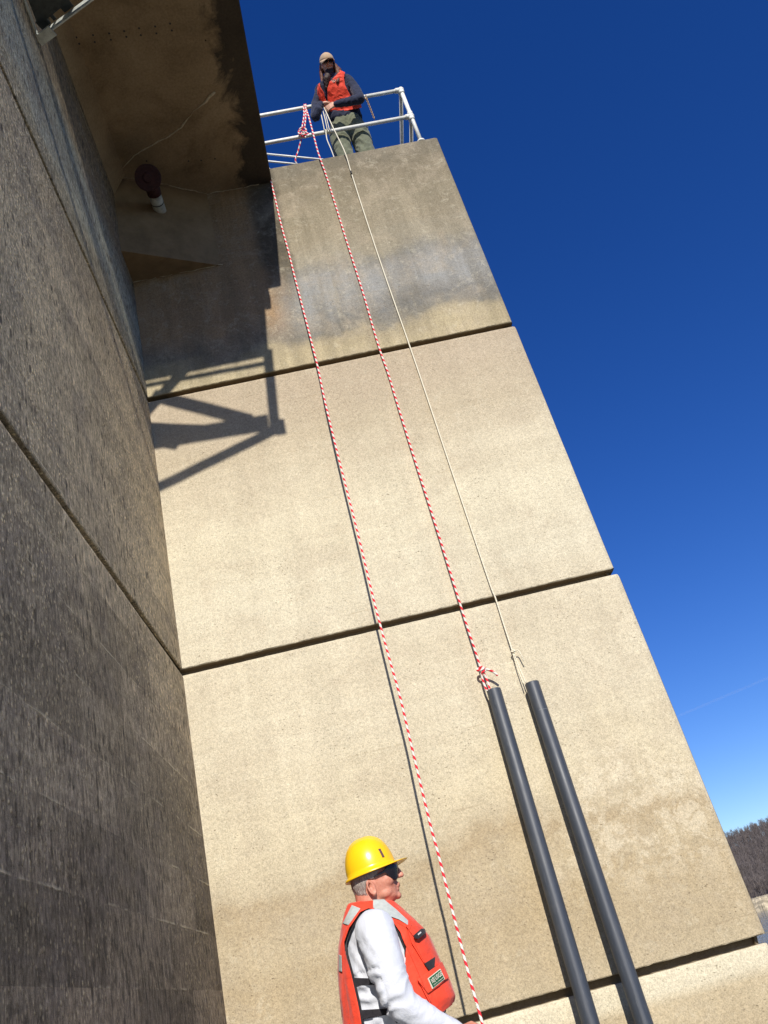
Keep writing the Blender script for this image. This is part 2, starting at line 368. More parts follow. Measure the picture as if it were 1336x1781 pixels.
def mat_red_rope():
    t = NT('red_white_rope', .85, .1); c = t.n('TexCoord'); s_ = t.n('SeparateXYZ'); t.l(c.outputs['UV'], s_.inputs[0])
    a = t.math('FRACT', t.math('ADD', t.math('MULTIPLY', s_.outputs[0], 1/.072), t.math('MULTIPLY', s_.outputs[1], 1.0)))
    st = t.ramp(a, [(0, 0), (.03, 1), (.46, 1), (.50, 0)])
    nz = t.noise(t.coord(), 260, 2, .6)
    red = t.mix(nz, (.62,.02,.035), (.85,.05,.07)); wht = t.mix(nz, (.62,.58,.50), (.86,.83,.76))
    b = t.math('SINE', t.math('MULTIPLY', t.math('ADD', t.math('MULTIPLY', s_.outputs[0], 1/.009), t.math('MULTIPLY', s_.outputs[1], 3.0)), 6.2832))
    return t.done(t.mix(st, wht, red), t.bump(b, .6, .002))
def mat_white_rope():
    t = NT('cream_rope', .85, .1); c = t.n('TexCoord'); s_ = t.n('SeparateXYZ'); t.l(c.outputs['UV'], s_.inputs[0])
    b = t.math('SINE', t.math('MULTIPLY', t.math('ADD', t.math('MULTIPLY', s_.outputs[0], 1/.014), s_.outputs[1]), 6.2832))
    return t.done(t.ramp(b, [(0, (.66,.60,.45)), (.8, (.86,.81,.66))]), t.bump(b, .6, .002))
def mat_pvc():
    t = NT('grey_pvc', .42, .45); v = t.coord((14, 14, 1.2)); n = t.noise(v, 3, 6, .7)
    sc2 = t.noise(t.coord((60, 60, 3)), 3, 3, .6)
    c = t.ramp(n, [(.3, (.030,.037,.050)), (.7, (.046,.054,.070))])
    c = t.mix(t.math('MULTIPLY', t.ramp(sc2, [(.62, 0), (.72, 1)]), .5), c, (.12,.13,.14))
    du_ = t.noise(t.coord((5, 5, 2)), 2.2, 6, .75)
    c = t.mix(t.math('MULTIPLY', t.ramp(du_, [(.52, 0), (.7, 1)]), .25), c, (.10,.10,.095))
    return t.done(c, t.bump(sc2, .1, .001), t.ramp(n, [(.3, .42), (.7, .58)]))
def mat_cloth(name, col, var=.18, nscale=30, bump=.5, rough=.85, weave=420, stretch=(1, 1, 1)):
    t = NT(name, rough, .2); v = t.coord(stretch); n = t.noise(v, nscale, 5, .65, .8); wv = t.noise(t.coord(), weave, 2, .5)
    a = tuple(c*(1-var) for c in col); b = tuple(min(1, c*(1+var*.6)) for c in col)
    nb = t.bump(n, bump, .012)
    t.b.inputs['Sheen Weight'].default_value = .15
    return t.done(t.ramp(n, [(.3, a), (.65, b)]), t.bump(wv, .25, .001, nb))
def mat_skin(name, a, b):
    t = NT(name, .5, .35); v = t.coord(); n = t.noise(v, 38, 8, .85)
    t.b.inputs['Subsurface Weight'].default_value = .06; t.b.inputs['Subsurface Radius'].default_value = (.01, .004, .002)
    return t.done(t.ramp(n, [(.35, a), (.65, b)]), t.bump(t.noise(v, 160, 3, .6), .2, .001))
def mat_hair(name, a, b):
    t = NT(name, .6, .35); n = t.noise(t.coord((160, 160, 22)), 1.2, 4, .7, .5)
    return t.done(t.ramp(n, [(.35, a), (.65, b)]), t.bump(n, .9, .004))
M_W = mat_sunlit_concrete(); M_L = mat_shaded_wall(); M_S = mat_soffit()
M_RAIL = mat_rail(); M_RR = mat_red_rope(); M_WR = mat_white_rope(); M_PVC = mat_pvc()
M_DKST = mat_plain('shade_dark_steel', (.05,.055,.052), .6, .3, .2, 18, .4)  # dark copy of the galvanised steel, underside shade put into the colour
M_GALV = mat_plain('galvanised_steel', (.46,.48,.44), .5, .5, .35, 18, .3)
M_LIME = mat_plain('lime_deposit', (.52,.43,.29), .9, .1, 0, 30, .3, .6, .01)
M_RUST = mat_plain('red_painted_iron', (.045,.013,.012), .7, .4, 0, 30, .35, .5)
M_STUB = mat_plain('old_white_pipe', (.46,.44,.36), .7, .3, 0, 14, .35, .3)
M_BLK = mat_plain('black_metal', (.02,.02,.02), .5)
M_CHAIN = mat_plain('rusty_chain', (.28,.19,.11), .6, .4, .3, 60, .4)

# ------------------------------------------------------------------ concrete walls
JZ = [5.80, 2.80, -.25]                                # heights of the recessed lift joints
def profile(z, rag):
    """inset of the face at height z, near a joint"""
    for j in JZ:
        if abs(z-j) < .031+rag: return .062
        if abs(z-j) < .042+rag: return .012
    return 0.0
def walled(name, path, z0, z1, mat, step, flip=False, cap=None):
    zs = set()
    z = z0
    while z < z1-1e-6: zs.add(round(z, 4)); z += .12
    zs.add(z1)
    zs = {q for q in zs if all(abs(q-j) > .075 for j in JZ)}
    keys = [(q, 'n', 0) for q in zs]
    for j in JZ:
        if z0 < j < z1:
            keys += [(j-.060, 'n', 0), (j-.036, 'e', .004), (j-.028, 'e', .014), (j-.027, 'g', .085), (j+.027, 'g', .085), (j+.029, 'e', .005), (j+.036, 'n', 0), (j+.07, 'n', 0)]
    keys.sort(key=lambda q: q[0])
    pts = []
    for i in range(len(path)-1):
        a = Vector(path[i]); b = Vector(path[i+1]); n = max(1, int((b-a).length/step))
        for k in range(n): pts.append(a.lerp(b, k/n))
    pts.append(Vector(path[-1]))
    nor = []
    for i, p in enumerate(pts):
        t = (pts[min(i+1, len(pts)-1)]-pts[max(i-1, 0)]).normalized()
        n = Vector((t.y, -t.x)); nor.append(n*(-1 if flip else 1))
    v = []
    for kz, kind, ins in keys:
        for i, p in enumerate(pts):
            s = p.x*3.1+p.y*2.3
            r1 = noise.noise(Vector((s*5, kz*2, 3))); r2 = noise.noise(Vector((s*16, kz*3, 9)))
            dz = 0; di = 0
            if kind == 'e': dz = .0015*r1+.0025*r2; di = .003*r2
            elif kind == 'n': di = .0025*noise.noise(Vector((s*1.3, kz*2.1, 1)))
            elif kind == 'g': dz = .0015*r1+.002*r2
            q = p - nor[i]*(ins+di)
            if p.x > 2.3: q.x += .022 if kz < JZ[2] else .034 if kz < JZ[1] else .016 if kz < JZ[0] else 0
            v.append((q.x, q.y, kz+dz))
    m = len(pts); f = []
    for i in range(len(keys)-1):
        for j in range(m-1):
            a = i*m+j; q = (a, a+1, a+1+m, a+m)
            f.append(tuple(reversed(q)) if flip else q)
    if cap is not None:
        base = len(v); top = (len(keys)-1)*m
        for i, p in enumerate(pts): v.append((p.x*.0+cap[0] if False else p.x, cap[1], z1))
        for j in range(m-1):
            q = (top+j, top+j+1, base+j+1, base+j); f.append(tuple(reversed(q)) if flip else q)
    return mesh(name, v, f, mat)
XR, YW, ZT = 2.54, 7.10, 8.93
pth = [(-1.7, YW), (XR-.035, YW), (XR-.012, YW+.010), (XR, YW+.035), (XR, YW+5.0)]
# the end wall stands in front of the camera, its right edge turns back; solid to its far side
def end_wall():
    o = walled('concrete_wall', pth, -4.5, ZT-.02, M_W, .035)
    me = o.data; bm = bmesh.new(); bm.from_mesh(me)
    top = [v for v in bm.verts if abs(v.co.z-(ZT-.02)) < 1e-4]
    top.sort(key=lambda v: (round(v.co.y, 3) if v.co.x > XR-.05 else 0, v.co.x))
    # rounded top arris, then a flat top going back
    up = {}
    for v in top:
        n = bm.verts.new((min(v.co.x, XR-.02), max(v.co.y+ (.02 if v.co.y < YW+.03 else 0), YW+.02), ZT + .003*noise.noise(v.co*6))); up[v] = n
    for e in [e for e in bm.edges if e.verts[0] in up and e.verts[1] in up]:
        a, b = e.verts
        try: bm.faces.new((a, b, up[b], up[a]))
        except ValueError: pass
    c1 = bm.verts.new((-1.7, YW+5, ZT)); 
    fr = [up[v] for v in top]
    bm.faces.new(fr + [c1])
    # back and left sides close the block
    lowz = -4.5
    b0 = bm.verts.new((-1.7, YW+5, lowz)); b1 = bm.verts.new((XR, YW+5, lowz)); b2 = bm.verts.new((XR, YW+5, ZT-.02))
    bm.faces.new((b1, b0, c1, b2))
    bmesh.ops.recalc_face_normals(bm, faces=bm.faces)
    bm.to_mesh(me); bm.free(); return o
wall_e = end_wall()
root_w = wall_e
tag(wall_e, 'pale tan sunlit concrete wall with recessed joints that the pipes and ropes hang against', 'wall')
# triangular corner block near the top, in the shade
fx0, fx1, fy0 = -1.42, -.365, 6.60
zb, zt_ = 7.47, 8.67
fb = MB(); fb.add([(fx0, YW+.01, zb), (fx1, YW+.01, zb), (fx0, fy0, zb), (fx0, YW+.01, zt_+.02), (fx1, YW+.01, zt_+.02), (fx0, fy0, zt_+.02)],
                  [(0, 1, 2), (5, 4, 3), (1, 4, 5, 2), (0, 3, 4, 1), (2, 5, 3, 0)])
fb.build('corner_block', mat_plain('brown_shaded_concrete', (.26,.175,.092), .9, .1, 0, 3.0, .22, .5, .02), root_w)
def lime(pts, w0, name='lime_line', parent=None, n=(0, 0, -1)):
    """narrow raised ridge of lime that follows a crack"""
    mb = MB(); q = []
    for i in range(len(pts)-1):
        a = Vector(pts[i]); b = Vector(pts[i+1]); k = max(2, int((b-a).length/.03))
        for j in range(k):
            p = a.lerp(b, j/k); t = (b-a).normalized().cross(Vector(n))
            q.append(p + t*.018*noise.noise(p*9) + t*.008*noise.noise(p*33))
    q.append(Vector(pts[-1]))
    r = [max(.0012, w0*(.55+1.1*noise.noise(p*7+Vector((5, 1, 2))))) for p in q]
    mb.tube(q, r, 6); return mb.build(name, M_LIME, parent, True)
def at_z(x, y, z):
    d = FW*F + RT*(x-CX) - UP*(y-CY); return d*(z/d.z)

# the long side wall on the left, turned half a degree
lp = lambda y: -1.375 + .009*(YW-y) - (0.0)
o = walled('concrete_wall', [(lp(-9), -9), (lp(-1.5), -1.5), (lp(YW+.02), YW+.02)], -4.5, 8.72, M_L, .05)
tag(o, 'dark grey side wall with pale specks and water streaks filling the left edge', 'wall')
bm = bmesh.new(); bm.from_mesh(o.data)
bk = [bm.verts.new(c) for c in ((-2.6, -9, -4.5), (-2.6, YW, -4.5), (-2.6, YW, 8.72), (-2.6, -9, 8.72))]
bm.faces.new(bk)
tl = sorted([v for v in bm.verts if abs(v.co.z-8.72) < 1e-3 and v.co.x > -2], key=lambda v: v.co.y)
bm.faces.new([bk[3]] + tl + [bk[2]])
bmesh.ops.recalc_face_normals(bm, faces=bm.faces); bm.to_mesh(o.data); bm.free()
wall_s = o
cf = MB(); y0, y1 = 4.55, 6.62
xa = -1.40
cf.add([(xa, y0, 8.30), (-1.22, y0, 8.675), (xa, y0, 8.675), (xa, y1, 8.30), (-1.22, y1, 8.675), (xa, y1, 8.675)],
       [(0, 1, 2), (5, 4, 3), (0, 3, 4, 1), (1, 4, 5, 2), (2, 5, 3, 0)])
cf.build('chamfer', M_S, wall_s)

# the slab overhead
YN = 4.60
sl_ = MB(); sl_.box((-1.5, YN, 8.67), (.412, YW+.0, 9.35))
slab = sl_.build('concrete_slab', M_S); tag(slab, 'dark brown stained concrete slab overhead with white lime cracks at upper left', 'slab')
bv = slab.modifiers.new('bevel', 'BEVEL'); bv.width = .015; bv.segments = 2
zs_ = 8.668
lime([at_z(x, y, zs_) for x, y in ((200, 305), (218, 286), (240, 266), (262, 254), (290, 240), (315, 222), (338, 194), (358, 176), (374, 160))], .012, parent=slab)
yj = YW-.004
lime([P(192, 305, 6.60), at_z(235, 311, zs_-.002), at_z(290, 321, zs_-.002), Vector((-.37, yj, zs_)), Vector((-.1, yj, zs_)), Vector((.25, yj, zs_))], .007, parent=slab)
lime([Vector((-1.38, YW-.01, zb+.0)), Vector((-.9, YW-.01, zb)), Vector((-.36, YW-.01, zb))], .006, parent=root_w, n=(0, 1, 0))

for x_, y_ in ((133, 65), (138, 76), (162, 61), (165, 73), (190, 58), (193, 69), (216, 54), (220, 64), (242, 49), (245, 61), (270, 46), (272, 58), (296, 41), (299, 53), (255, 280), (328, 280), (350, 279), (374, 276)):
    c_ = at_z(x_, y_, 8.669); MB().tube([c_+Vector((0, 0, -.002)), c_+Vector((0, 0, .004))], .010, 8).build('anchor_hole', M_BLK, slab)
# ------------------------------------------------------------------ steel platform above the left edge
SB = (SUN.x/-SUN.y, SUN.z/-SUN.y)
def from_shadow(cx, cy, Y):
    """the point at distance Y whose shadow falls on the end wall where the enlarged view of the photograph shows (cx, cy)"""
    s = P(180+cx/3.516, 450+cy/3.516, YW); t = YW-Y
    return Vector((s.x+SB[0]*t, Y, s.z+SB[1]*t))
pf = empty('steel_platform', (-1.36, 3.6, 7.4), 'galvanised steel platform bracket sticking out above the side wall at the top left corner', 'platform')
YP = 3.40
def member(a, b, wd, name='brace', Y=YP, ref=(0, 1, 0), th=.05):
    MB().bar(from_shadow(*a, Y), from_shadow(*b, Y), wd, th, ref).build(name, M_GALV, pf)
member((1003, 560), (1050, 1040), .105, 'post')
member((240, 1128), (1010, 1000), .17, 'beam')
member((200, 1465), (1085, 1030), .085, 'brace')
member((240, 960), (500, 672), .105, 'brace', 3.5)
member((300, 835), (900, 990), .13, 'brace', 3.3)
member((240, 779), (985, 641), .030, 'rail', 3.38)
MB().bar(from_shadow(1075, 985, 3.35), from_shadow(1090, 1075, 3.35), .10, .02, (0, 1, 0)).build('gusset_plate', M_GALV, pf)
# deck: a horizontal plate, its shadow is the upper block
a = from_shadow(1000, 590, YP); zd = a.z
xr_ = a.x
MB().box((-1.33, 3.40, zd+.0), (xr_+.02, 4.595, zd+.06)).build('deck', M_GALV, pf)
MB().box((-1.33, 4.50, zd+.062), (xr_+.02, 4.596, zd+.40)).build('unseen_deck_beam', M_GALV, pf)  # beam added out of view to close the sunlit gap behind the deck
MB().box((-1.33, 3.36, zd+.01), (xr_+.02, 3.398, zd+.10)).build('unseen_deck_beam', M_GALV, pf)
MB().box((xr_+.022, 4.36, zd-.03), (xr_+.085, 4.595, zd+.22)).build('unseen_deck_beam', M_GALV, pf)
# low grating panel that shows in the corner
F0 = Vector((-1.352, 4.256, 7.476)); G1 = at_z(165, -10, 7.476); G0 = at_z(42, -20, 7.476)
e1 = (G1-F0).normalized(); n1 = Vector((e1.y, -e1.x, 0)); n1 = n1 if n1.y < 0 else -n1
e1L = (G1-F0).length
ang = MB()
ang.bar(F0+Vector((0, 0, -.02)), F0+e1*e1L*1.3+Vector((0, 0, -.02)), .012, .075)
ang.build('edge_angle', M_GALV, pf)
gr = MB()
gp = [F0+n1*.075+e1*.02, F0+n1*.075+e1*e1L*1.1, F0+n1*.42+e1*e1L*1.1, F0+n1*.42+e1*.0]
gp[0].x = max(gp[0].x, lp(gp[0].y)+.03); gp[3].x = lp(gp[3].y)+.03
gr.add([p+Vector((0, 0, z)) for z in (.012, .022) for p in gp], [(3,2,1,0),(4,5,6,7),(0,1,5,4),(1,2,6,5),(2,3,7,6),(3,0,4,7)])
for k, (q0, q1) in enumerate(((.10, .26), (.31, .36), (.50, .66))):
    gr.add([F0+e1*e1L*a+n1*m+Vector((0, 0, z)) for z in (.024, .03) for a, m in ((q0, .012), (q1, .012), (q1, .09), (q0, .09))], [(3,2,1,0),(4,5,6,7),(0,1,5,4),(1,2,6,5),(2,3,7,6),(3,0,4,7)])
fix(gr.build('floor_plate', M_DKST, pf))
MB().bar(F0+Vector((.006, 0, -.02)), Vector((-1.335, 3.85, 7.456)), .01, .075).build('edge_angle', M_GALV, pf)
MB().bar(F0+e1*.0+Vector((-.0, 0, -.065)), F0+e1*.16+Vector((0, 0, -.065)), .09, .012).build('foot_plate', M_GALV, pf)
MB().tube([F0+e1*.03+n1*.05+Vector((0, 0, -.07)), F0+e1*.03+n1*.05+Vector((0, 0, -.02))], .012, 6).build('bolt', M_GALV, pf)

# ------------------------------------------------------------------ pipe stub with a red wheel
vb_ = P(282, 377, 6.95); vb_ = Vector((vb_.x, 6.95, vb_.z))
vt = empty('pipe_valve', vb_, 'dark red round valve on a short white pipe sticking out of the shaded wall', 'valve')
ax = lambda d: vb_ + Vector((0, -d, 0))
L1 = .36
MB().tube([ax(-.15), ax(L1)], .070, 24).build('pipe', M_STUB, vt, True)
MB().tube([ax(-.06), ax(.015)], .088, 20).build('collar', M_BLK, vt, True)
MB().tube([ax(.20), ax(.212)], .0725, 20).build('clamp', M_BLK, vt, True)
dc = P(257.5, 309, 6.36); ne = ax(L1)
MB().tube([ax(L1-.03), ax(L1+.03), ne.lerp(dc, .5), dc], [.079, .079, .062, .055], 24).build('valve_neck', M_RUST, vt, True)
dn = Vector((-.05, -.62, -.78)).normalized(); du = dn.cross(Vector((1, 0, 0))).normalized(); dv_ = dn.cross(du)
MB().tube([dc-dn*.02, dc+dn*.012], .142, 40).build('flange', M_RUST, vt)
f2 = MB(); f2.tube([dc+dn*.016, dc+dn*.042], .138, 40); f2.tube([dc+dn*.042, dc+dn*.060], [.055, .042], 20)
for k in range(8):
    c = (du*math.cos(k*math.pi/4+.2)+dv_*math.sin(k*math.pi/4+.2))*.117
    f2.tube([dc+c-dn*.04, dc+c+dn*.062], .011, 6)
f2.build('blind_flange', M_RUST, vt)

# ------------------------------------------------------------------ pipe railing on the wall top
YR = 7.14; RZ1, RZ2 = 9.985, 9.44; RX = 2.335
rail = empty('pipe_railing', (RX, YR, ZT), 'white painted pipe railing with two rails along the top of the sunlit wall', 'railing')
def pipe(name, pts, r=.0245, parent=rail): return MB().tube(pts, r, 16).build(name, M_RAIL, parent, True)
pipe('rail', [(-1.2, YR, RZ1), (RX, YR, RZ1)]); pipe('rail', [(-1.2, YR, RZ2), (RX, YR, RZ2)])
pipe('post', [(RX, YR, ZT-.02), (RX, YR, RZ1)], .0255)
pipe('rail', [(RX, YR, RZ1), (RX, YR+3.4, RZ1)]); pipe('rail', [(RX, YR, RZ2), (RX, YR+3.4, RZ2)])
pipe('post', [(RX, YR+1.7, ZT-.02), (RX, YR+1.7, RZ1)], .0255)
pipe('post', [(RX, YR+3.4, ZT-.02), (RX, YR+3.4, RZ1)], .0255); pipe('post', [(-1.2, YR, ZT-.02), (-1.2, YR, RZ1)], .0255)
for z in (RZ1, RZ2):
    f_ = MB().ell((RX, YR, z), .041)
    f_.tube([(RX-.075, YR, z), (RX-.02, YR, z)], .034, 16); f_.tube([(RX, YR+.07, z), (RX, YR+.02, z)], .034, 16)
    f_.tube([(RX, YR, z-.075), (RX, YR, z-.02)], .034, 16)
    if z == RZ2: f_.tube([(RX, YR, z+.075), (RX, YR, z+.02)], .034, 16)
    f_.build('fitting', M_RAIL, rail, True)
for x_ in (RX,):
    MB().tube([(x_, YR, ZT-.01), (x_, YR, ZT+.012)], .05, 20).build('base_flange', M_RAIL, rail, True)
sr = empty('handrail', P(510, 280, 8.0), 'pair of thin white handrail tubes behind the wall top beside the slab', 'handrail')
for (xa_, ya_), (xb_, yb_) in (((420, 263.5), (566, 278)), ((420, 276), (526, 286.5))):
    a = P(xa_, ya_, 8.0); b = P(xb_, yb_, 8.3); pipe('rail', [a, b + (b-a)*.6], .0135, sr)
# chain hanging from the top rail, with its clip
c0 = P(637, 170, YR-.03); c1 = P(651, 206, YR-.01)
ch = MB()
n_ = 17
for k in range(n_):
    p = c0.lerp(c1, k/(n_-1)); d = (c1-c0).normalized(); sd = Vector((1, 0, 0)) if k % 2 else Vector((0, 1, 0))
    sd = (sd-d*sd.dot(d)).normalized()
    ch.tube([p+d*.021*math.cos(a)+sd*.010*math.sin(a) for a in [2*math.pi*i/10 for i in range(11)]], .0035, 5)
ch.tube([P(637, 170, YR)+Vector((0, .034*math.sin(a), .034*math.cos(a))) for a in [2*math.pi*i/16 for i in range(17)]], .006, 6)
ch.ell(c0+Vector((-.01, 0, -.01)), (.02, .012, .022))
tag(ch.build('chain', M_CHAIN, None, True), 'short rusty chain hanging from the top rail right of the man in the cap', 'chain')

# ------------------------------------------------------------------ ropes
def smooth_path(pts, k=10):
    pts = [Vector(p) for p in pts]; out = []
    for i in range(len(pts)-1):
        a = pts[max(i-1, 0)]; b = pts[i]; c = pts[i+1]; d = pts[min(i+2, len(pts)-1)]
        for j in range(k):
            t = j/k
            out.append(.5*((2*b)+(c-a)*t+(2*a-5*b+4*c-d)*t*t+(3*b-a-3*c+d)*t**3))
    out.append(pts[-1]); return out
def rope(name, pts, r, mat, parent=None, k=10, n=10):
    q = smooth_path(pts, k); mb = MB().tube(q, r, n, True)
    L = [0]
    for i in range(1, len(q)): L.append(L[-1]+(q[i]-q[i-1]).length)
    uv = []
    for f in mb.f:
        if len(f) == 4 and max(f)-min(f) >= n:
            js = [i % n for i in f]; wrap = (0 in js and n-1 in js)
            for i in f:
                j = i % n; jj = n if (wrap and j == 0) else j
                uv.append((L[i//n], jj/n))
        else: uv += [(0, 0)]*len(f)
    return mesh(name, mb.v, mb.f, mat, parent, True, uv)
def T(x, y, t): return P(x, y, YW-t)
# rope 1: from the knot on the rail over the wall top and down to the boat
r1 = empty('rope', T(838, 1778, .85), 'leftmost rope, red and white, falling slack past the man in the hard hat', 'rope')
rope('line', [P(524, 243, 7.12), P(519, 262, 7.17), P(515, 283, 7.22), Vector((.90, 7.34, ZT+.01)), Vector((.6, 7.30, ZT+.01)), Vector((.44, 7.16, ZT+.012)), T(465.5, 289.4, .012), T(478.9, 346, .03), T(488.3, 387, .035), T(500.9, 434, .045), T(513.5, 484.4, .06), T(532.3, 556.7, .08),
     T(541.3, 592, .10), T(553.5, 641, .12), T(565.6, 698.8, .15), T(589.2, 797, .2), T(620.5, 920, .25), T(649.3, 1040, .29), T(661.9, 1088.5, .33), T(678, 1148, .38), T(696, 1212.4, .44), T(714, 1289.7, .50), T(747.5, 1430, .58),
     T(762, 1484, .62), T(780, 1556, .68), T(798, 1627.6, .74), T(818.3, 1706, .80), T(838.5, 1778, .85), T(862, 1870, .92), Vector((.45, 5.75, -1.12))], .0098, M_RR, r1, 12)
r2 = empty('rope', T(838, 1165, .05), 'red and white rope tied from the top rail down to the left grey pipe', 'rope')
rope('line', [P(531, 186, 7.11), P(537, 203, 7.06), P(546, 237, 7.04), P(552.5, 262, 7.045), T(559, 281, .045), T(571, 316, .03), T(602.4, 417, .03), T(629.7, 503, .03), T(657, 596.4, .03), T(676, 651.6, .035), T(692.3, 705.5, .04), T(719.2, 791.8, .04),
     T(760, 920, .045), T(800, 1049, .05), T(811.7, 1086.7, .055), T(825, 1127, .06), T(836, 1162, .07)], .0098, M_RR, r2, 12)
# hitch round the top rail
def ring(c, r_, axis='x', n=12, off=0.0):
    return [Vector((c.x+off*math.sin(a/2), c.y+r_*math.sin(a), c.z+r_*math.cos(a))) for a in [2*math.pi*i/n for i in range(n+1)]]
hx = P(531, 184, YR)
rope('hitch', ring(Vector((hx.x-.018, YR, RZ1)), .035, off=.01), .0098, M_RR, r2, 4)
rope('hitch', ring(Vector((hx.x+.012, YR, RZ1)), .035, off=-.01), .0098, M_RR, r2, 4)
rope('strand', [P(528, 186, 7.10), P(529, 200, 7.09), P(525.5, 222, 7.08)], .0098, M_RR, r2, 6)
rope('strand', [P(532, 186, 7.10), P(532, 202, 7.08), P(530, 222, 7.07)], .0098, M_RR, r2, 6)
kc = P(527, 232, 7.08)
kn = []
for i in range(41):
    a = 2*math.pi*i/40
    lx = math.sin(a)+2*math.sin(2*a); lz = math.cos(a)-2*math.cos(2*a); ly = -math.sin(3*a)
    kn.append(kc+Vector((lx*.018, ly*.018, lz*.026)))
rope('knot', kn, .0105, M_RR, r2, 3)
rope('knot', [kc+Vector((.01, -.02, .05)), kc+Vector((-.045, -.015, .03)), kc+Vector((-.045, -.02, -.03)), kc+Vector((.0, -.03, -.06)), kc+Vector((.05, -.03, -.10)), kc+Vector((.058, -.02, -.05)), kc+Vector((.02, -.03, .0))], .0105, M_RR, r2, 5)
rope('knot', [kc+Vector((-.04, -.02, .045)), kc+Vector((.0, -.035, .065)), kc+Vector((.045, -.025, .04)), kc+Vector((.04, -.02, -.01))], .0105, M_RR, r2, 5)
# knot and tail above the left pipe
k2 = T(838, 1166, .075); ex, ez = Vector((1, 0, 0)), Vector((0, 0, 1))
rope('knot', [k2+Vector(p) for p in ((0, 0, .03), (.022, -.018, .012), (-.008, -.028, -.004), (-.034, -.012, .004), (-.026, .006, .022), (.012, .008, .012), (.026, -.01, -.012), (0, -.02, -.022), (-.015, 0, -.03))], .0105, M_RR, r2, 6)
rope('tail', [k2+Vector((.01, -.012, 0)), T(846, 1164, .09), T(857, 1168, .09), T(866, 1175, .085)], .0100, M_RR, r2, 6)
rope('strand', [k2+Vector((-.01, -.01, -.02)), T(839, 1180, .075), T(845, 1197, .085), T(850, 1204, .10)], .0095, M_RR, r2, 6)
rope('strand', [k2+Vector((.01, -.01, -.02)), T(845, 1178, .075), T(850, 1190, .085), T(852, 1202, .10)], .0095, M_RR, r2, 6)
# rope 3
r3 = empty('rope', T(893, 1133, .05), 'thin cream rope from the hands of the upper man to the right grey pipe', 'rope')
rope('line', [P(559, 179, 7.08), P(565.7, 191.4, 7.04), P(579, 221, 7.03), P(600, 264.8, 7.05), T(611, 300, .025), T(633.5, 370.7, .02), T(668.6, 475.8, .02), T(709.5, 592.5, .02), T(738.7, 678, .022), T(795, 846, .025), T(850, 1009, .03),
     T(862, 1040.7, .03), T(876, 1085, .035), T(890.4, 1129, .045), T(893, 1135, .05)], .0068, M_WR, r3, 12, 8)
rope('strand', [P(554, 179, 7.07), P(560, 205, 7.06), P(564.5, 227, 7.10)], .006, M_WR, r3, 6, 8)
rope('strand', [P(558, 179, 7.07), P(565, 205, 7.06), P(569.5, 227, 7.10)], .006, M_WR, r3, 6, 8)
rope('strand', [P(562, 180, 7.07), P(568, 205, 7.07), P(573, 226, 7.09)], .005, M_WR, r3, 6, 8)
for dx in (-.02, .0, .03):
    q = P(568, 227, YR); rope('hitch', ring(Vector((q.x+dx, YR, RZ2)), .031, off=.01), .005, M_WR, r3, 4, 8)
rope('tail', [P(567, 230, 7.11), P(569, 243, 7.10), P(576, 260, 7.11), P(582, 276, 7.13)], .0065, M_WR, r3, 6, 8)
for dx in (-.035, -.015, .01, .03):
    q = P(558, 178, YR); rope('hitch', ring(Vector((q.x+dx, YR, RZ1)), .031, off=.012), .0055, M_WR, r3, 4, 8)
k3 = T(893, 1134, .05)
rope('knot', [k3+Vector(p) for p in ((0, 0, .02), (.014, -.012, .006), (-.01, -.014, 0), (-.016, 0, .01), (.012, .004, .004), (.0, -.01, -.012))], .0055, M_WR, r3, 6, 8)
rope('tail', [k3, T(901, 1131, .06), T(907, 1140, .065), T(911, 1150, .05)], .0048, M_WR, r3, 6, 8)
rope('strand', [k3, T(903, 1160, .06), T(915, 1188, .085)], .0048, M_WR, r3, 6, 8)
rope('strand', [k3+Vector((-.008, 0, -.01)), T(900, 1162, .055), T(911, 1190, .08)], .0048, M_WR, r3, 6, 8)
MB().tube([T(610, 297.5, .03), T(611.5, 303, .03)], .010, 8).build('whipping', M_BLK, r3, True)

# ------------------------------------------------------------------ grey pipes
def pvc(pa, pb, label, extra=1.6):
    a, b = pa, pb; d = (b-a); b2 = b + d*((extra)/d.length); r = .060
    root = empty('pvc_pipe', b2, label, 'pipe', 'grey pipes hung on ropes against the wall')
    mb = MB(); d = d.normalized(); u = d.cross(Vector((0, 1, 0))).normalized(); v = d.cross(u); n = 40
    # hollow tube: outer wall, lip, inner wall
    prof = [(b2, r), (a+d*.004, r), (a, r-.0015), (a, r-.0075), (a+d*.5, r-.0085)]
    for c, rr in prof:
        for j in range(n):
            t = 2*math.pi*j/n; mb.v.append(c+(u*math.cos(t)+v*math.sin(t))*rr)
    for i in range(len(prof)-1):
        for j in range(n):
            mb.f.append((i*n+j, i*n+(j+1) % n, (i+1)*n+(j+1) % n, (i+1)*n+j))
    o = mb.build('tube', M_PVC, root, True)
    # plug a hand below the rim closes the pipe; the bridle is threaded through it
    MB().tube([a+d*.03, a+d*.05], r-.009, 30).build('plug', M_PVC, root)
    return root, a, d, u, v
p1, a1, d1, u1, v1 = pvc(T(858.8, 1200, .10), T(1028, 1781, .20), 'dark grey plastic pipe hung on the red and white rope, left of the two')
p2, a2, d2, u2, v2 = pvc(T(925, 1188, .10), T(1121, 1781, .20), 'dark grey plastic pipe hung on the thin cream rope, right of the two')
M_SCR = mat_plain('pale_scratch', (.30,.32,.34), .6)
pts = [a2+d2*(.245+.012*math.sin(t*3))+(u2*math.cos(t)+v2*math.sin(t))*.0626 for t in [math.pi*(.05+.9*i/14) for i in range(15)]]
sgn = 1 if (v2.y < 0) else -1
pts = [a2+d2*(.25)+(u2*math.cos(t)+v2*sgn*math.sin(t))*.0598 for t in [math.pi*(.05+.6*i/14) for i in range(15)]]
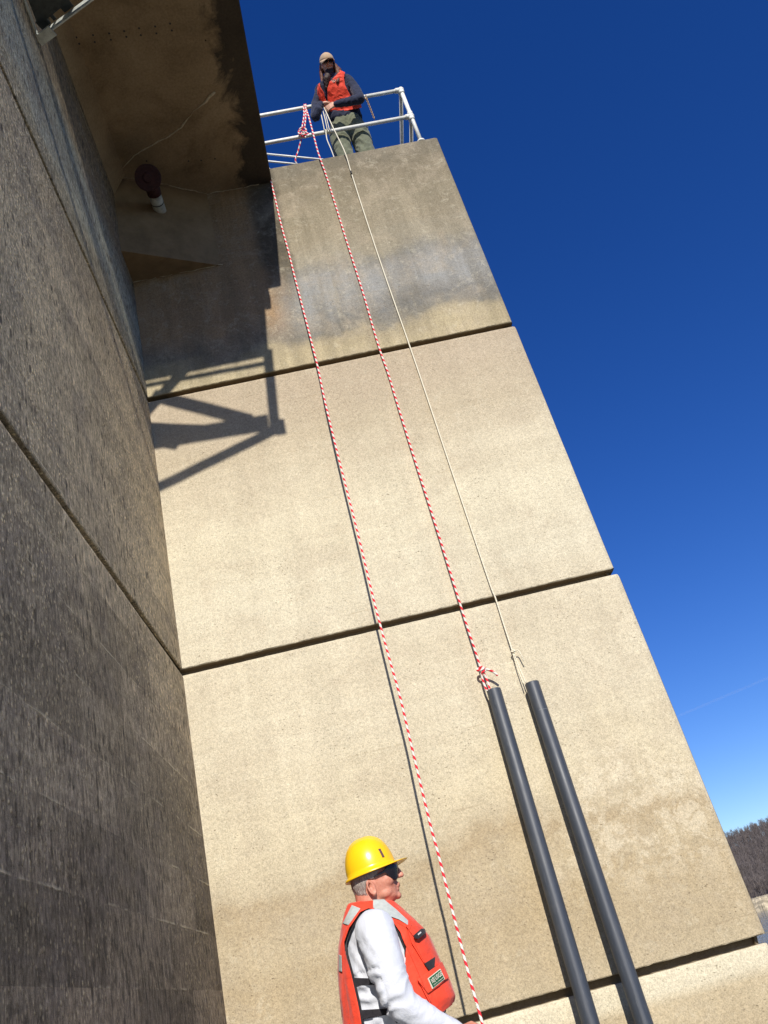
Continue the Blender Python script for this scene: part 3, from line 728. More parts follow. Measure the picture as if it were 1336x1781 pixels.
MB().tube(pts, .0011, 5).build('scratch', M_SCR, p2)

exec_people = True
# ------------------------------------------------------------------ lofted bodies
def loft(rings, grow=0.0, n=36, name='loft', sq=2.3, ends=True):
    """rings: (back point, front point, half width[, side shift]); a closed soft tube through them"""
    mb = MB(); k = len(rings); cs = []
    for i, rg in enumerate(rings):
        b, f, hw = rg[0].copy(), rg[1].copy(), rg[2]
        d = (f-b).normalized(); b -= d*grow; f += d*grow; hw += grow
        c = (b+f)/2; a = (f-b)/2
        s = Vector((-d.y, d.x, 0)).normalized()
        nrm = d.cross(s)
        if ends and i == 0: c += nrm*grow if nrm.z*(rings[0][0].z-rings[-1][0].z) > 0 else -nrm*grow
        if ends and i == k-1: c -= nrm*grow if nrm.z*(rings[0][0].z-rings[-1][0].z) > 0 else -nrm*grow
        cs.append(c)
        for j in range(n):
            t = 2*math.pi*j/n; ct, st = math.cos(t), math.sin(t)
            e = 2/sq
            mb.v.append(c + a*math.copysign(abs(ct)**e, ct) + s*hw*math.copysign(abs(st)**e, st))
    for i in range(k-1):
        for j in range(n):
            mb.f.append((i*n+j, i*n+(j+1) % n, (i+1)*n+(j+1) % n, (i+1)*n+j))
    mb.f.append(tuple(reversed(range(n)))); mb.f.append(tuple((k-1)*n+j for j in range(n)))
    return mb
def dense(rings, k=3):
    out = []
    for i in range(len(rings)-1):
        a, b = rings[i], rings[i+1]
        for j in range(k):
            t = j/k; u = t*t*(3-2*t)*.35+t*.65
            out.append((a[0].lerp(b[0], u), a[1].lerp(b[1], u), a[2]*(1-u)+b[2]*u))
    out.append(rings[-1]); return out
def hand_prims(mb, wrist, dirv, palm, side, curl=.5, s=1.0, thumb=1):
    """palm and five bent fingers; dirv: wrist to knuckles, palm: way the palm faces, side: towards the thumb"""
    d = dirv.normalized(); pn = (palm-d*palm.dot(d)).normalized(); sd = (side-d*side.dot(d)-pn*side.dot(pn)).normalized()
    for q in (-.024, -.008, .008, .024):
        mb.chain([(wrist, .022*s), (wrist+d*.045*s+sd*q*s*.8, .0165*s), (wrist+d*.088*s+sd*q*1.25*s, .0125*s)], 10)
    for i, (q, L) in enumerate(((.031, .072), (.011, .082), (-.010, .076), (-.031, .060))):
        p = wrist+d*.09*s+sd*q*s; a = 0; pr = [(p, .0105*s)]; sp = (q*.9)
        for kf, seg in enumerate((.45, .32, .23)):
            a += curl*(.75+.12*i)*(1.0 if kf else .75)
            dd = (d*math.cos(a)+pn*math.sin(a)+sd*sp*2*math.cos(a)).normalized()
            p = p+dd*L*seg*s; pr.append((p, (.0095, .0088, .0078)[kf]*s))
        mb.chain(pr, 10)
    p = wrist+d*.022*s+sd*.026*s; t1 = (d*.62+sd*.68+pn*.30).normalized(); t2 = (d*.85+sd*.2+pn*.5).normalized()
    q1 = p+t1*.042*s; q2 = q1+t2*.032*s; q3 = q2+(t2+pn*.3).normalized()*.024*s
    mb.chain([(p, .016*s), (q1, .0125*s), (q2, .0108*s), (q3, .009*s)], 10)
    return mb
M_SK1 = mat_skin('ruddy_skin', (.46,.165,.105), (.60,.28,.195)); M_SK2 = mat_skin('fair_skin', (.58,.30,.19), (.70,.42,.30))
M_HV = mat_cloth('orange_vest_fabric', (.78,.062,.026), .16, 16, .45, .6); M_BIND = mat_cloth('black_webbing', (.022,.020,.024), .3, 60, .3)
M_REF = mat_plain('silver_reflective_tape', (.42,.455,.43), .5, .5, 0, 60, .12); M_SHIRT = mat_cloth('white_cotton', (.57,.585,.63), .04, 11, .55, .9, 420, (1, 1, 1))
M_HAT = mat_plain('yellow_hard_hat_shell', (.90,.52,.008), .28, .5, 0, 8, .03, 0)
M_NAVY = mat_cloth('navy_fleece', (.018,.022,.045), .4, 18, .6); M_OLIVE = mat_cloth('olive_trousers', (.135,.145,.095), .3, 14, .8)
M_CAP = mat_cloth('tan_cap', (.46,.32,.20), .15, 40, .3); M_GLASS = mat_plain('dark_lens', (.012,.008,.010), .22, .4, 0, 8, .1, 0)
M_GREY = mat_hair('grey_hair', (.17,.14,.12), (.42,.37,.33)); M_AUB = mat_hair('auburn_hair', (.06,.02,.010), (.15,.05,.024))
M_JEAN = mat_cloth('dark_jeans', (.035,.05,.09), .3, 18, .6); M_BOOT = mat_plain('boot', (.05,.04,.03), .7)
M_GRN = mat_plain('green_patch', (.02,.10,.045), .7, .2, 0, 90, .2, .3); M_CREAM = mat_plain('cream_thread', (.66,.62,.50), .7, .2, 0, 90, .1, .3)
M_TAG = mat_plain('pale_tag', (.5,.5,.48), .6); M_SLOT = mat_plain('brown_slot', (.12,.06,.05), .6)

# ------------------------------------------------------------------ the man in the hard hat
YM = 4.2
def Q(x, y, dy=0.0): return P(x, y, YM+dy)
man = empty('person', (.0, YM, -1.22), 'man in profile in yellow hard hat, white long sleeves and orange vest', 'person')
T_R = [(Q(606, 1573), Q(684, 1568), .085), (Q(600, 1592), Q(702, 1583), .135), (Q(595, 1616), Q(724, 1603), .20), (Q(590, 1650), Q(747, 1630), .215), (Q(589, 1690), Q(763, 1666), .215),
       (Q(592, 1730), Q(781, 1703), .215), (Q(596, 1768), Q(792, 1731), .212), (Q(602, 1812), Q(784, 1760), .205)]
low_R = [(Q(612, 1860), Q(772, 1815), .19), (Q(620, 1900), Q(765, 1860), .185)]
# head rings in profile
H_R = [(Q(632, 1488), Q(668, 1481), .04), (Q(620, 1500), Q(678, 1487), .064), (Q(614, 1513), Q(686, 1498), .075), (Q(612, 1530), Q(689, 1512), .079), (Q(615, 1546), Q(690, 1530), .076), (Q(622, 1560), Q(691, 1544), .067), (Q(637, 1570), Q(694, 1557), .052), (Q(655, 1576), Q(688, 1566), .034)]
hb = MB()
h_ = loft(dense(H_R), 0, 32); hb.add(h_.v, h_.f)
hb.chain([(Q(690, 1509), .008), (Q(695, 1516), .0095), (Q(698.5, 1521.5), .0115)], 12)      # nose
hb.ell(Q(694, 1524), (.013, .016, .008))
hb.ell(Q(692, 1537.5), (.011, .020, .008)); hb.ell(Q(692.5, 1541), (.010, .020, .005)); hb.ell(Q(691.5, 1547), (.011, .019, .006)); hb.ell(Q(692.5, 1557.5), (.016, .022, .015))
hb.ell(Q(686, 1503), (.014, .055, .010))                                                    # brow
for s in (-1, 1):
    hb.ell(Q(672, 1530, s*.048), (.035, .024, .032)); hb.ell(Q(668, 1552, s*.045), (.038, .02, .025))
    ec = Q(646, 1544, s*.080)
    er = Matrix.Rotation(-.25, 4, 'Y')
    hb.tube([ec+Vector((.0145*math.cos(a)-.006*math.sin(a), s*.007*(1+math.cos(a)*-.6), .029*math.sin(a)-.004*math.cos(a))) for a in [2*math.pi*i/18 for i in range(19)]], .0055, 8)
    hb.ell(ec+Vector((.003, -s*.003, 0)), (.012, .008, .024)); hb.ell(ec+Vector((.006, 0, -.028)), (.010, .006, .010))
hb.chain([(Q(640, 1550), .062), (Q(645, 1572), .063), (Q(645, 1605), .072)], 20)              # neck
hb.ell(Q(672, 1568), (.035, .04, .02))
tb = loft(dense([(r[0], r[1], r[2]) for r in T_R[1:]] + low_R), -.05, 28); hb.add(tb.v, tb.f)
# arms: near (right) arm hangs bent, far arm the same
armN = [(Q(653, 1619, -.20), .085), (Q(668, 1668, -.235), .077), (Q(686, 1722, -.25), .070), (Q(700, 1748, -.245), .064), (Q(748, 1776, -.215), .053), (Q(792, 1796, -.185), .042)]
armF = [(Vector((p.x, 2*YM-p.y, p.z)), r) for p, r in armN]
for arm, sd in ((armN, -1), (armF, 1)):
    hb.chain([(p, r*.62) for p, r in arm] + [(arm[-1][0]+(arm[-1][0]-arm[-2][0]).normalized()*.03, .026)], 14)
    dv = (arm[-1][0]-arm[-2][0]).normalized(); hand_prims(hb, arm[-1][0]+dv*.03, dv, Vector((0, -sd, -.3)), Vector((0, 0, 1)), .55)
for s in (-1, 1):
    hb.chain([(Vector((.02, YM+s*.1, -.35)), .07), (Vector((.03, YM+s*.12, -.75)), .05), (Vector((0, YM+s*.13, -1.16)), .04)], 14)
    hb.ell(Vector((.06, YM+s*.13, -1.17)), (.12, .045, .035))
body = baked(fix(hb.build('body', M_SK1, man, True)), [remesh(.0042, 4, .5)])
# shirt: trunk and sleeves in one surface
sb = MB(); tb = loft(dense([(r[0], r[1], r[2]) for r in T_R[1:]] + low_R), -.028, 36); sb.add(tb.v, tb.f)
for arm in (armN, armF): sb.chain(arm, 20)
sb.chain([(Q(648, 1612), .06), (Q(653, 1621, -.12), .078), armN[0]], 20); sb.chain([(Q(648, 1612), .06), (Q(653, 1621, .12), .078), armF[0]], 20)
shirt = baked(fix(sb.build('shirt', M_SHIRT, man, True)), [remesh(.0075, 5, .5)])
wrinkle(shirt, .0028, 13, (1, 1, 1.3), 2); 
def sleeve_folds(o):
    el = armN[3][0]
    for v in o.data.vertices:
        d = (v.co-el); dist = d.length
        if dist < .26 and v.co.y < YM-.12:
            ax_ = (armN[5][0]-armN[0][0]).normalized(); t = d.dot(ax_)
            v.co += v.normal*.0036*(1-2.2*abs(math.sin(t*70+3.5*noise.noise(v.co*11))))*math.exp(-(dist/.16)**2)*(.4+noise.noise(v.co*7))*1.6
        if (v.co-Q(640, 1675, -.2)).length < .16:
            q = v.co-Q(640, 1640, -.2); v.co += v.normal*.004*math.sin((q.x*.9+q.z*.45)*150)*max(0, 1-(v.co-Q(640, 1675, -.2)).length/.16)
    # horizontal slack folds at the waist between the straps
    for v in o.data.vertices:
        if v.co.y < YM-.05 and v.co.x < Q(680, 1760).x and v.co.z < Q(640, 1690).z:
            v.co += v.normal*.006*math.sin(v.co.z*95+5*noise.noise(v.co*9))
    o.data.update()
sleeve_folds(shirt)
# vest: trunk hull with the arm openings cut away
def hull(g, mat, name, vox=.008, parent=man):
    m_ = loft(dense(T_R), g, 48)
    return baked(fix(m_.build(name, mat, parent, True)), [remesh(vox, 8, .6)])
HOLE = [(641, 1579.5), (648, 1581), (658, 1589), (681, 1600), (697, 1622), (707, 1647), (706, 1668), (703, 1690), (702, 1730), (704, 1760), (704, 1830), (640, 1830), (628.5, 1781), (622, 1744), (611, 1695), (600.5, 1655), (598.5, 1639), (607, 1614), (626, 1586)]
HOLE_S = [(642, 1583), (647, 1584), (656, 1593), (678, 1604), (693, 1625), (703, 1648), (704, 1672), (698, 1700), (698, 1830), (638, 1830), (634, 1781), (627, 1744), (616, 1697), (605.5, 1657), (603.5, 1640), (611, 1618), (628, 1590)]
vest = hull(.0, M_HV, 'vest', .0065); cut = frustum(HOLE, 3.5, 5.2)
baked(vest, [boolean(cut, 'DIFFERENCE')]); kill(cut)
# stop the front panel at its hem
cut = frustum([(700, 1800), (739, 1751), (769, 1759.5), (789, 1741), (796, 1735), (860, 1740), (860, 1900), (700, 1900)], 3.5, 5.2); baked(vest, [boolean(cut, 'DIFFERENCE')]); kill(cut)
wrinkle(vest, .0042, 13, (1, 1, .55), 5)
bd = hull(-.012, M_BIND, 'binding', .0065); cut = frustum(HOLE_S, 3.5, 5.2); baked(bd, [boolean(cut, 'DIFFERENCE')]); kill(cut)
cut = frustum([(690, 1660), (840, 1660), (860, 1900), (690, 1900)], 3.5, 5.2); baked(bd, [boolean(cut, 'DIFFERENCE')]); kill(cut)
def panel(poly, g, mat, name, y0=3.75, y1=YM+.0, base=None, vox=.006, parent=None):
    m_ = loft(dense(base or T_R), g, 48); o = baked(fix(m_.build(name, mat, parent or man, True)), [remesh(vox, 6, .6)])
    cut = frustum(poly, y0, y1); baked(o, [boolean(cut, 'INTERSECT')]); kill(cut); return o
panel([(649, 1563), (668, 1564), (690, 1582), (710, 1601), (710, 1609), (694, 1599), (656, 1585), (649, 1578)], .006, M_REF, 'reflective_patch', y1=4.5, parent=vest)
panel([(612, 1574), (627, 1580), (606, 1609), (596, 1606)], .006, M_REF, 'reflective_patch', y1=4.5, parent=vest)
panel([(589, 1660), (594, 1662), (595, 1690), (589, 1690)], .004, M_REF, 'reflective_patch', y1=4.5, parent=vest)
panel([(708, 1612), (726, 1601), (760, 1640), (772, 1672), (748, 1686), (738, 1676), (716, 1640)], .011, M_HV, 'chest_pocket', parent=vest, y1=4.1)
panel([(706, 1610), (722, 1600), (742, 1618), (722, 1632)], .017, M_HV, 'pocket_flap', parent=vest, y1=4.1)
panel([(728, 1706), (772, 1674), (798, 1733), (790, 1745), (768, 1762), (750, 1750)], .012, M_HV, 'lower_pocket', parent=vest, y1=4.1)
panel([(726, 1704), (770, 1672), (781, 1700), (745, 1728)], .019, M_HV, 'pocket_flap', parent=vest, y1=4.1)
panel([(738, 1676), (757, 1664), (756, 1682), (748, 1690)], .014, M_BIND, 'pocket_shadow_piece', parent=vest, y1=4.1)  # black piece standing in for the shadow below the chest pocket
# chest buckle
panel([(719, 1627), (733, 1615), (739, 1615), (741, 1622), (728, 1633), (722, 1632)], .030, M_BIND, 'buckle', parent=vest, y1=4.08)
panel([(726.5, 1624.5), (732, 1620), (733.5, 1622), (728, 1627)], .033, M_TAG, 'buckle_tag', parent=vest, y1=4.08)
# side straps
panel([(612, 1700.5), (660, 1702), (700, 1704), (700, 1716), (655, 1713), (618, 1714)], -.018, M_BIND, 'strap', y1=4.2)
panel([(622, 1757), (670, 1754), (710, 1755), (710, 1766), (668, 1766), (640, 1771), (626, 1773)], -.017, M_BIND, 'strap', y1=4.2)
panel([(628, 1758), (646, 1756), (648, 1769), (632, 1772)], -.010, M_BIND, 'strap_adjuster', y1=4.2)
panel([(650, 1700), (656, 1700), (700, 1781), (690, 1781)], -.018, M_BIND, 'strap', y1=4.2)
MB().tube([Q(771+4.2*math.cos(a), 1757+5*math.sin(a), -.09) for a in [2*math.pi*i/14 for i in range(15)]], .0022, 6).build('pull_loop', M_BIND, vest, True)
# woven patch on the lower pocket
M_SEAM = mat_cloth('seam_thread', (.50,.045,.015), .1, 60, .2)
def surf(o, px, py):
    dg = bpy.context.evaluated_depsgraph_get(); d = P(px, py, 1.0).normalized()
    ok, loc, nr, _ = o.ray_cast(Vector((0, 0, 0)), d); return (loc, nr) if ok else None
flap = [c for c in vest.children if c.name.startswith('pocket_flap')][-1]
bpy.context.view_layer.update()
cs = [(744, 1702.5), (763, 1688), (771.5, 1703), (751.5, 1719)]
hits = []
for x_, y_ in cs:
    h = None
    for o_ in vest.children[:] + (vest,) if isinstance(vest.children, tuple) else list(vest.children)+[vest]:
        if o_.type != 'MESH': continue
        r_ = surf(o_, x_, y_)
        if r_ and (h is None or r_[0].length < h.length): h = r_[0]
    hits.append(h if h is not None else P(x_, y_, 4.0))
o0, uX, uY = hits[3], (hits[2]-hits[3]), (hits[0]-hits[3])
nP = uX.cross(uY).normalized()
if nP.dot(o0) > 0: nP = -nP
def quad(name, m0, m1, n0, n1, off, mat, parent):
    pts = [o0+uX*a+uY*b+nP*off for a, b in ((m0, n0), (m1, n0), (m1, n1), (m0, n1))]
    mb = MB(); q = [p-nP*.004 for p in pts]
    mb.add(pts+q, [(0, 1, 2, 3), (7, 6, 5, 4), (0, 4, 5, 1), (1, 5, 6, 2), (2, 6, 7, 3), (3, 7, 4, 0)]); return fix(mb.build(name, mat, parent))
for ln_ in (((697, 1627), (708, 1648), (718, 1670), (730, 1697), (742, 1726), (752, 1749)), ((716, 1608), (712, 1618), (722, 1642), (733, 1664), (741, 1678)), ((598, 1610), (596, 1640), (596, 1680), (600, 1720), (606, 1760), (610, 1790)), ((745, 1727), (760, 1716), (781, 1701)), ((690, 1604), (704, 1612), (716, 1624))):
    sp = []
    for i in range(len(ln_)-1):
        for k in range(5):
            x_ = ln_[i][0]+(ln_[i+1][0]-ln_[i][0])*k/5; y_ = ln_[i][1]+(ln_[i+1][1]-ln_[i][1])*k/5; h = None
            for o_ in list(vest.children)+[vest]:
                r_ = surf(o_, x_, y_)
                if r_ and (h is None or r_[0].length < h.length): h = r_[0]
            if h is not None: sp.append(h)
    if len(sp) > 2: MB().tube(sp, .0017, 5).build('seam', M_SEAM, vest, True)
patch = quad('patch', -.035, 1.035, -.045, 1.045, .006, M_CREAM, vest)
quad('patch_field', .015, .985, .02, .98, .0075, M_GRN, patch)
def text_on(txt, name, ox, oy, hx_, wX, mat, parent, off=.0105):
    c = bpy.data.curves.new(name, 'FONT'); c.body = txt; c.extrude = .0; c.offset = .012
    to = bpy.data.objects.new(name, c); COL.objects.link(to); dg = bpy.context.evaluated_depsgraph_get(); dg.update()
    me = bpy.data.meshes.new_from_object(to.evaluated_get(dg)); kill(to)
    xs = [v.co.x for v in me.vertices]; ys = [v.co.y for v in me.vertices]
    x0, x1, y0, y1 = min(xs), max(xs), min(ys), max(ys)
    for v in me.vertices:
        v.co = o0+uX*(ox+(v.co.x-x0)/(x1-x0)*wX)+uY*(oy+(v.co.y-y0)/(y1-y0)*hx_)+nP*off
    me.materials.clear(); me.materials.append(mat); return link(bpy.data.objects.new(name, me), parent)
text_on('USGS', 'lettering', .38, .42, .44, .56, M_CREAM, patch)
text_on('science for a changing world', 'lettering', .08, .12, .14, .84, M_CREAM, patch)
wv = MB()
for k in range(4):
    pts = [o0+uX*(.07+.27*t)+uY*(.42+.12*k+.045*math.sin(t*6.28+k))+nP*.009 for t in [i/8 for i in range(9)]]
    wv.tube(pts, .0011, 5)
wv.build('wave_mark', M_CREAM, patch)
# hair, glasses
hr = panel([(608, 1500), (660, 1505), (656, 1519), (650, 1527), (640, 1529), (636, 1538), (636, 1550), (640, 1557), (633, 1566), (622, 1569), (606, 1560)], .007, M_GREY, 'hair', 3.9, 4.6, H_R, .004)
wrinkle(hr, .002, 90, (1, 1, .2), 1)
g1 = panel([(675, 1504), (696, 1500), (696, 1515), (690, 1530), (685, 1530), (678, 1524), (670, 1517.5), (651, 1526.5), (650, 1524.5), (668, 1513)], .012, M_GLASS, 'sunglasses', 3.9, 4.6, H_R, .004)
# hard hat
bB, bF = Q(604.5, 1531), Q(688, 1500)
xa = (bF-bB).normalized(); ya = Vector((0, 1, 0)); za = xa.cross(ya).normalized(); za = za if za.z > 0 else -za
c0h = (bB+bF)/2; ah = (bF-bB).length/2; bh = .108; hh = (Q(648, 1452.5)-c0h).dot(za)
def hat(inner=0.0):
    mb = MB(); nu, nv = 72, 18
    for i in range(nv+1):
        ph = (math.pi/2)*i/nv
        for j in range(nu):
            t = 2*math.pi*j/nu; ct, st = math.cos(t), math.sin(t)
            rad = math.sin(ph)**.86 if i < nv else 1.0
            hz_ = math.cos(ph)**.92 if i < nv else 0.0
            x = (ah-inner)*rad*ct; y = (bh-inner)*rad*st; z = (hh-inner)*hz_
            if not inner:
                rdg = math.exp(-(y/.017)**4)*.006*(1 if -.07 < x < .09 else max(0, 1-abs(abs(x)-.08)/.03)) * (hz_ > .35)
                z += rdg
            mb.v.append(c0h+xa*x+ya*y+za*z)
    for i in range(nv):
        for j in range(nu):
            a = i*nu+j; b = i*nu+(j+1) % nu; mb.f.append((a, a+nu, b+nu, b))
    # brim: short all round, a visor in front, a little flare
    prev = nv*nu
    for step, (w_, dz_) in enumerate(((.35, -.001), (.8, -.005), (1.0, -.009), (.98, -.013), (.3, -.008), (-.05, -.004))):
        base = len(mb.v)
        for j in range(nu):
            t = 2*math.pi*j/nu; ct, st = math.cos(t), math.sin(t)
            fr = max(0, ct)**1.6; ext = .010+.047*fr+.004*max(0, -ct)
            x = (ah+ext*w_)*ct; y = (bh+(.010+.012*fr)*w_)*st
            z = dz_*(1.2-.7*fr) + (-.006*(abs(st)**2)*fr if w_ > .5 else 0) + (.006*fr*w_)
            mb.v.append(c0h+xa*x+ya*y+za*z)
        for j in range(nu):
            mb.f.append((prev+j, base+j, base+(j+1) % nu, prev+(j+1) % nu))
        prev = base
    # inner shell
    base0 = len(mb.v)
    for i in range(9):
        ph = (math.pi/2)*(1-i/9)
        for j in range(nu):
            t = 2*math.pi*j/nu; mb.v.append(c0h+xa*(ah-.004)*math.sin(ph)*math.cos(t)+ya*(bh-.004)*math.sin(ph)*math.sin(t)+za*((hh-.005)*math.cos(ph)-.003))
        if i == 0:
            for j in range(nu): mb.f.append((prev+j, base0+j, base0+(j+1) % nu, prev+(j+1) % nu))
        else:
            for j in range(nu):
                a = base0+(i-1)*nu+j; b = base0+(i-1)*nu+(j+1) % nu; mb.f.append((a, a+nu, b+nu, b))
    mb.f.append(tuple(base0+8*nu+j for j in range(nu)))
    return mb
ht = fix(hat().build('hard_hat', M_HAT, man, True))
bpy.context.view_layer.update()
sa, sb_ = surf(ht, 659.5, 1476.5), surf(ht, 667, 1491)
if sa and sb_:
    MB().bar(sa[0], sb_[0], .012, .005, sa[1]).build('slot', M_SLOT, ht)
MB().tube([c0h+xa*(ah-.01)*math.cos(t)*.93+ya*(bh-.012)*math.sin(t)-za*.006 for t in [2*math.pi*i/40 for i in range(41)]], .009, 6).build('headband', M_SLOT, ht)
# trousers and boots
tr = MB()
tb = loft([(Q(612, 1835), Q(775, 1795), .195), (Vector((-.16, YM, -.30)), Vector((.16, YM, -.30)), .19), (Vector((-.14, YM, -.42)), Vector((.14, YM, -.42)), .185)], 0, 30); tr.add(tb.v, tb.f)
for s in (-1, 1): tr.chain([(Vector((.01, YM+s*.09, -.38)), .105), (Vector((.03, YM+s*.11, -.75)), .078), (Vector((0, YM+s*.13, -1.10)), .066)], 18)
baked(fix(tr.build('trousers', M_JEAN, man, True)), [remesh(.012, 5)])
for s in (-1, 1): baked(fix(MB().ell((.055, YM+s*.13, -1.155), (.15, .055, .06)).ell((.0, YM+s*.13, -1.10), (.06, .055, .09)).build('boot', M_BOOT, man, True)), [remesh(.01, 3)])

# ------------------------------------------------------------------ the man on top of the wall
up_ = empty('person', (1.57, 7.36, ZT), 'long haired man in tan cap and orange vest leaning over the rail', 'person')
def U(x, y, Y): return P(x, y, Y)
hipc = U(602, 214, 7.30); wst = U(598, 200, 7.24); chs = U(586, 163, 7.07); nck = U(579, 137, 6.97)
hcn = U(569.5, 112, 6.87)
TR = dense([ (U(574, 216, 7.30), U(631, 206, 7.30), .10), (U(571, 200, 7.23), U(625, 190, 7.23), .125), (U(560, 180, 7.13), U(618, 168, 7.13), .135), (U(556, 165, 7.06), U(610, 150, 7.06), .135),
             (U(556, 152, 7.01), U(604, 138, 7.01), .115), (U(566, 143, 6.98), U(593, 134, 6.98), .085)], 3)
def torso(g): return loft(TR, g, 32)
shR, shL = U(558, 157, 7.06), U(604, 141, 7.02)
elR, elL = U(549, 203, 7.08), U(626, 172, 6.98)
wrR, wrL = U(558, 181, 7.02), U(585, 181, 6.98)
ub = MB(); tt = torso(-.05); ub.add(tt.v, tt.f)
RH = Matrix.Rotation(.72, 4, 'X') @ Matrix.Rotation(.12, 4, 'Z')      # head bowed towards the people below
def HH(x, y, z): return hcn + RH.to_3x3() @ Vector((x, y, z))
ub.ell(hcn, (.075, .092, .115), RH)
ub.ell(HH(0, -.045, -.08), (.045, .04, .045), RH); ub.ell(HH(0, -.098, -.025), (.012, .018, .024), RH); ub.ell(HH(0, -.085, -.068), (.022, .012, .007), RH)
for s in (-1, 1):
    ub.ell(HH(s*.078, 0, -.015), (.010, .02, .032), RH); ub.ell(HH(s*.032, -.082, -.03), (.022, .016, .018), RH)
ub.chain([(HH(0, .04, -.06), .052), (nck, .06)], 16)
ub.chain([(nck, .06), (chs, .06), (hipc, .06)], 18)
ub.chain([(shR, .05), (U(549, 180, 7.11), .040), (elR, .036), (U(553, 192, 7.03), .030), (wrR, .026)], 12); ub.chain([(shL, .05), (U(617, 155, 7.02), .045), (elL, .036), (U(606, 177, 6.96), .030), (wrL, .026)], 12)
hand_prims(ub, wrL, (U(573, 186, 7.0)-wrL), Vector((0, 1, .2)), Vector((-.4, 0, 1)), .42, 1.0)
hand_prims(ub, wrR, (U(566, 179, 7.05)-wrR), Vector((0, .5, -.8)), Vector((.3, -1, 0)), .55, 1.0)
for s, lx in ((-1, U(588, 238, 7.36).x), (1, U(622, 230, 7.36).x)):
    ub.chain([(Vector((lx, 7.32, hipc.z-.08)), .075), (Vector((lx, 7.34, 9.35)), .05), (Vector((lx, 7.38, ZT+.08)), .04)], 14)
    ub.ell((lx, 7.32, ZT+.05), (.045, .12, .04))
baked(fix(ub.build('body', M_SK2, up_, True)), [remesh(.0055, 3)])
jk = MB(); tt = torso(0.0); jk.add(tt.v, tt.f)
jk.chain([(shR, .060), (U(549, 180, 7.11), .050), (elR, .060)], 18); jk.chain([(elR, .060), (U(553, 192, 7.03), .048), (wrR, .036)], 16)
jk.chain([(shL, .078), (U(617, 155, 7.02), .068), (elL, .062)], 18); jk.chain([(elL, .062), (U(606, 177, 6.96), .052), (wrL, .038)], 16)
jk.chain([(shR, .075), (nck, .07), (shL, .08)], 16)
jk.chain([(U(584, 205, 7.24), .10), (U(600, 205, 7.26), .115), (U(612, 197, 7.27), .10)], 18)
jkt = baked(fix(jk.build('jacket', M_NAVY, up_, True)), [remesh(.009, 4)]); wrinkle(jkt, .006, 16, (1, 1, 1), 3)
vm = torso(.032); vst = baked(fix(vm.build('vest', M_HV, up_, True)), [remesh(.008, 5)])
cut = frustum([(550, 163), (554, 147), (560, 142), (588, 120), (600, 124), (598, 137), (600, 148), (606, 161), (612, 172), (628, 174), (632, 186), (600, 193), (578, 197), (573, 190), (566, 185), (553, 184), (549, 172)], 6.5, 7.8)
baked(vst, [boolean(cut, 'INTERSECT')]); kill(cut)
cut = frustum([(556, 146), (561, 138), (586, 118), (592, 124), (574, 142), (570, 154), (570.5, 172), (573, 197), (568, 197), (566.5, 174), (563.5, 162), (557, 152)], 6.5, 7.12)
baked(vst, [boolean(cut, 'DIFFERENCE')]); kill(cut); wrinkle(vst, .006, 14, (1, 1, 1), 8)
bpy.context.view_layer.update()
h1 = surf(vst, 580.5, 140.5)
if h1:
    c_, n_2 = h1; tv = n_2.cross(Vector((1, 0, 0))).normalized(); tu = tv.cross(n_2)
    MB().tube([c_+n_2*.004+(tu*math.cos(a)+tv*math.sin(a))*.020 for a in [2*math.pi*i/20 for i in range(21)]], .0035, 6).tube([c_+n_2*.004-tv*.010, c_+n_2*.004+tv*.010], .0035, 6).build('emblem', M_CREAM, vst, True)
ts = MB()
for lx, kx in ((U(590, 238, 7.36).x, -.012), (U(622, 229, 7.36).x, .012)):
    ts.chain([(Vector((lx*.5+hipc.x*.5, 7.31, hipc.z-.02)), .140), (Vector((lx, 7.32, 9.55)), .128), (Vector((lx+kx, 7.34, 9.3)), .118), (Vector((lx+kx, 7.36, ZT+.1)), .108)], 20)
tsr = baked(fix(ts.build('trousers', M_OLIVE, up_, True)), [remesh(.010, 4)]); wrinkle(tsr, .010, 11, (1, 1, .8), 4)
for lx in (U(586, 238, 7.36).x, U(621, 229, 7.36).x):
    baked(fix(MB().ell((lx, 7.30, ZT+.05), (.05, .14, .05)).ell((lx, 7.36, ZT+.09), (.05, .06, .09)).build('boot', M_BOOT, up_, True)), [remesh(.012, 3)])
# hair, beard, glasses, cap
hm = MB()
hm.chain([(HH(.055, .03, 0), .050), (U(588, 124, 6.93), .050), (U(590, 134, 6.93), .036), (U(587, 143, 6.92), .02)], 14)
hm.chain([(HH(-.05, .03, 0), .048), (U(559.5, 124, 6.93), .030), (U(559.5, 134, 6.95), .022), (U(560, 143, 6.95), .012)], 14)
hm.ell(HH(0, .045, -.01), (.085, .07, .10), RH)
ho = baked(fix(hm.build('hair', M_AUB, up_, True)), [remesh(.007, 3)]); wrinkle(ho, .004, 50, (1, 1, .3), 4)
bm_ = MB().ell(HH(0, -.05, -.105), (.055, .045, .055), RH).chain([(HH(0, -.045, -.11), .052), (U(568, 138, 6.91), .046), (U(568, 146, 6.94), .034), (U(568, 153, 6.96), .018)], 14)
bo = baked(fix(bm_.build('beard', mat_hair('dark_beard', (.02,.009,.006), (.05,.02,.011)), up_, True)), [remesh(.007, 3)]); wrinkle(bo, .004, 60, (1, 1, .3), 4)
MB().ell(HH(-.032, -.086, .012), (.030, .014, .018), RH).ell(HH(.032, -.086, .012), (.030, .014, .018), RH).tube([HH(-.078, -.02, .005), HH(-.062, -.08, .012), HH(0, -.094, .014), HH(.062, -.08, .012), HH(.078, -.02, .005)], .004, 6).build('sunglasses', M_GLASS, up_, True)
cp = MB(); rc = RH
cc = HH(0, -.002, .035); nu = 28
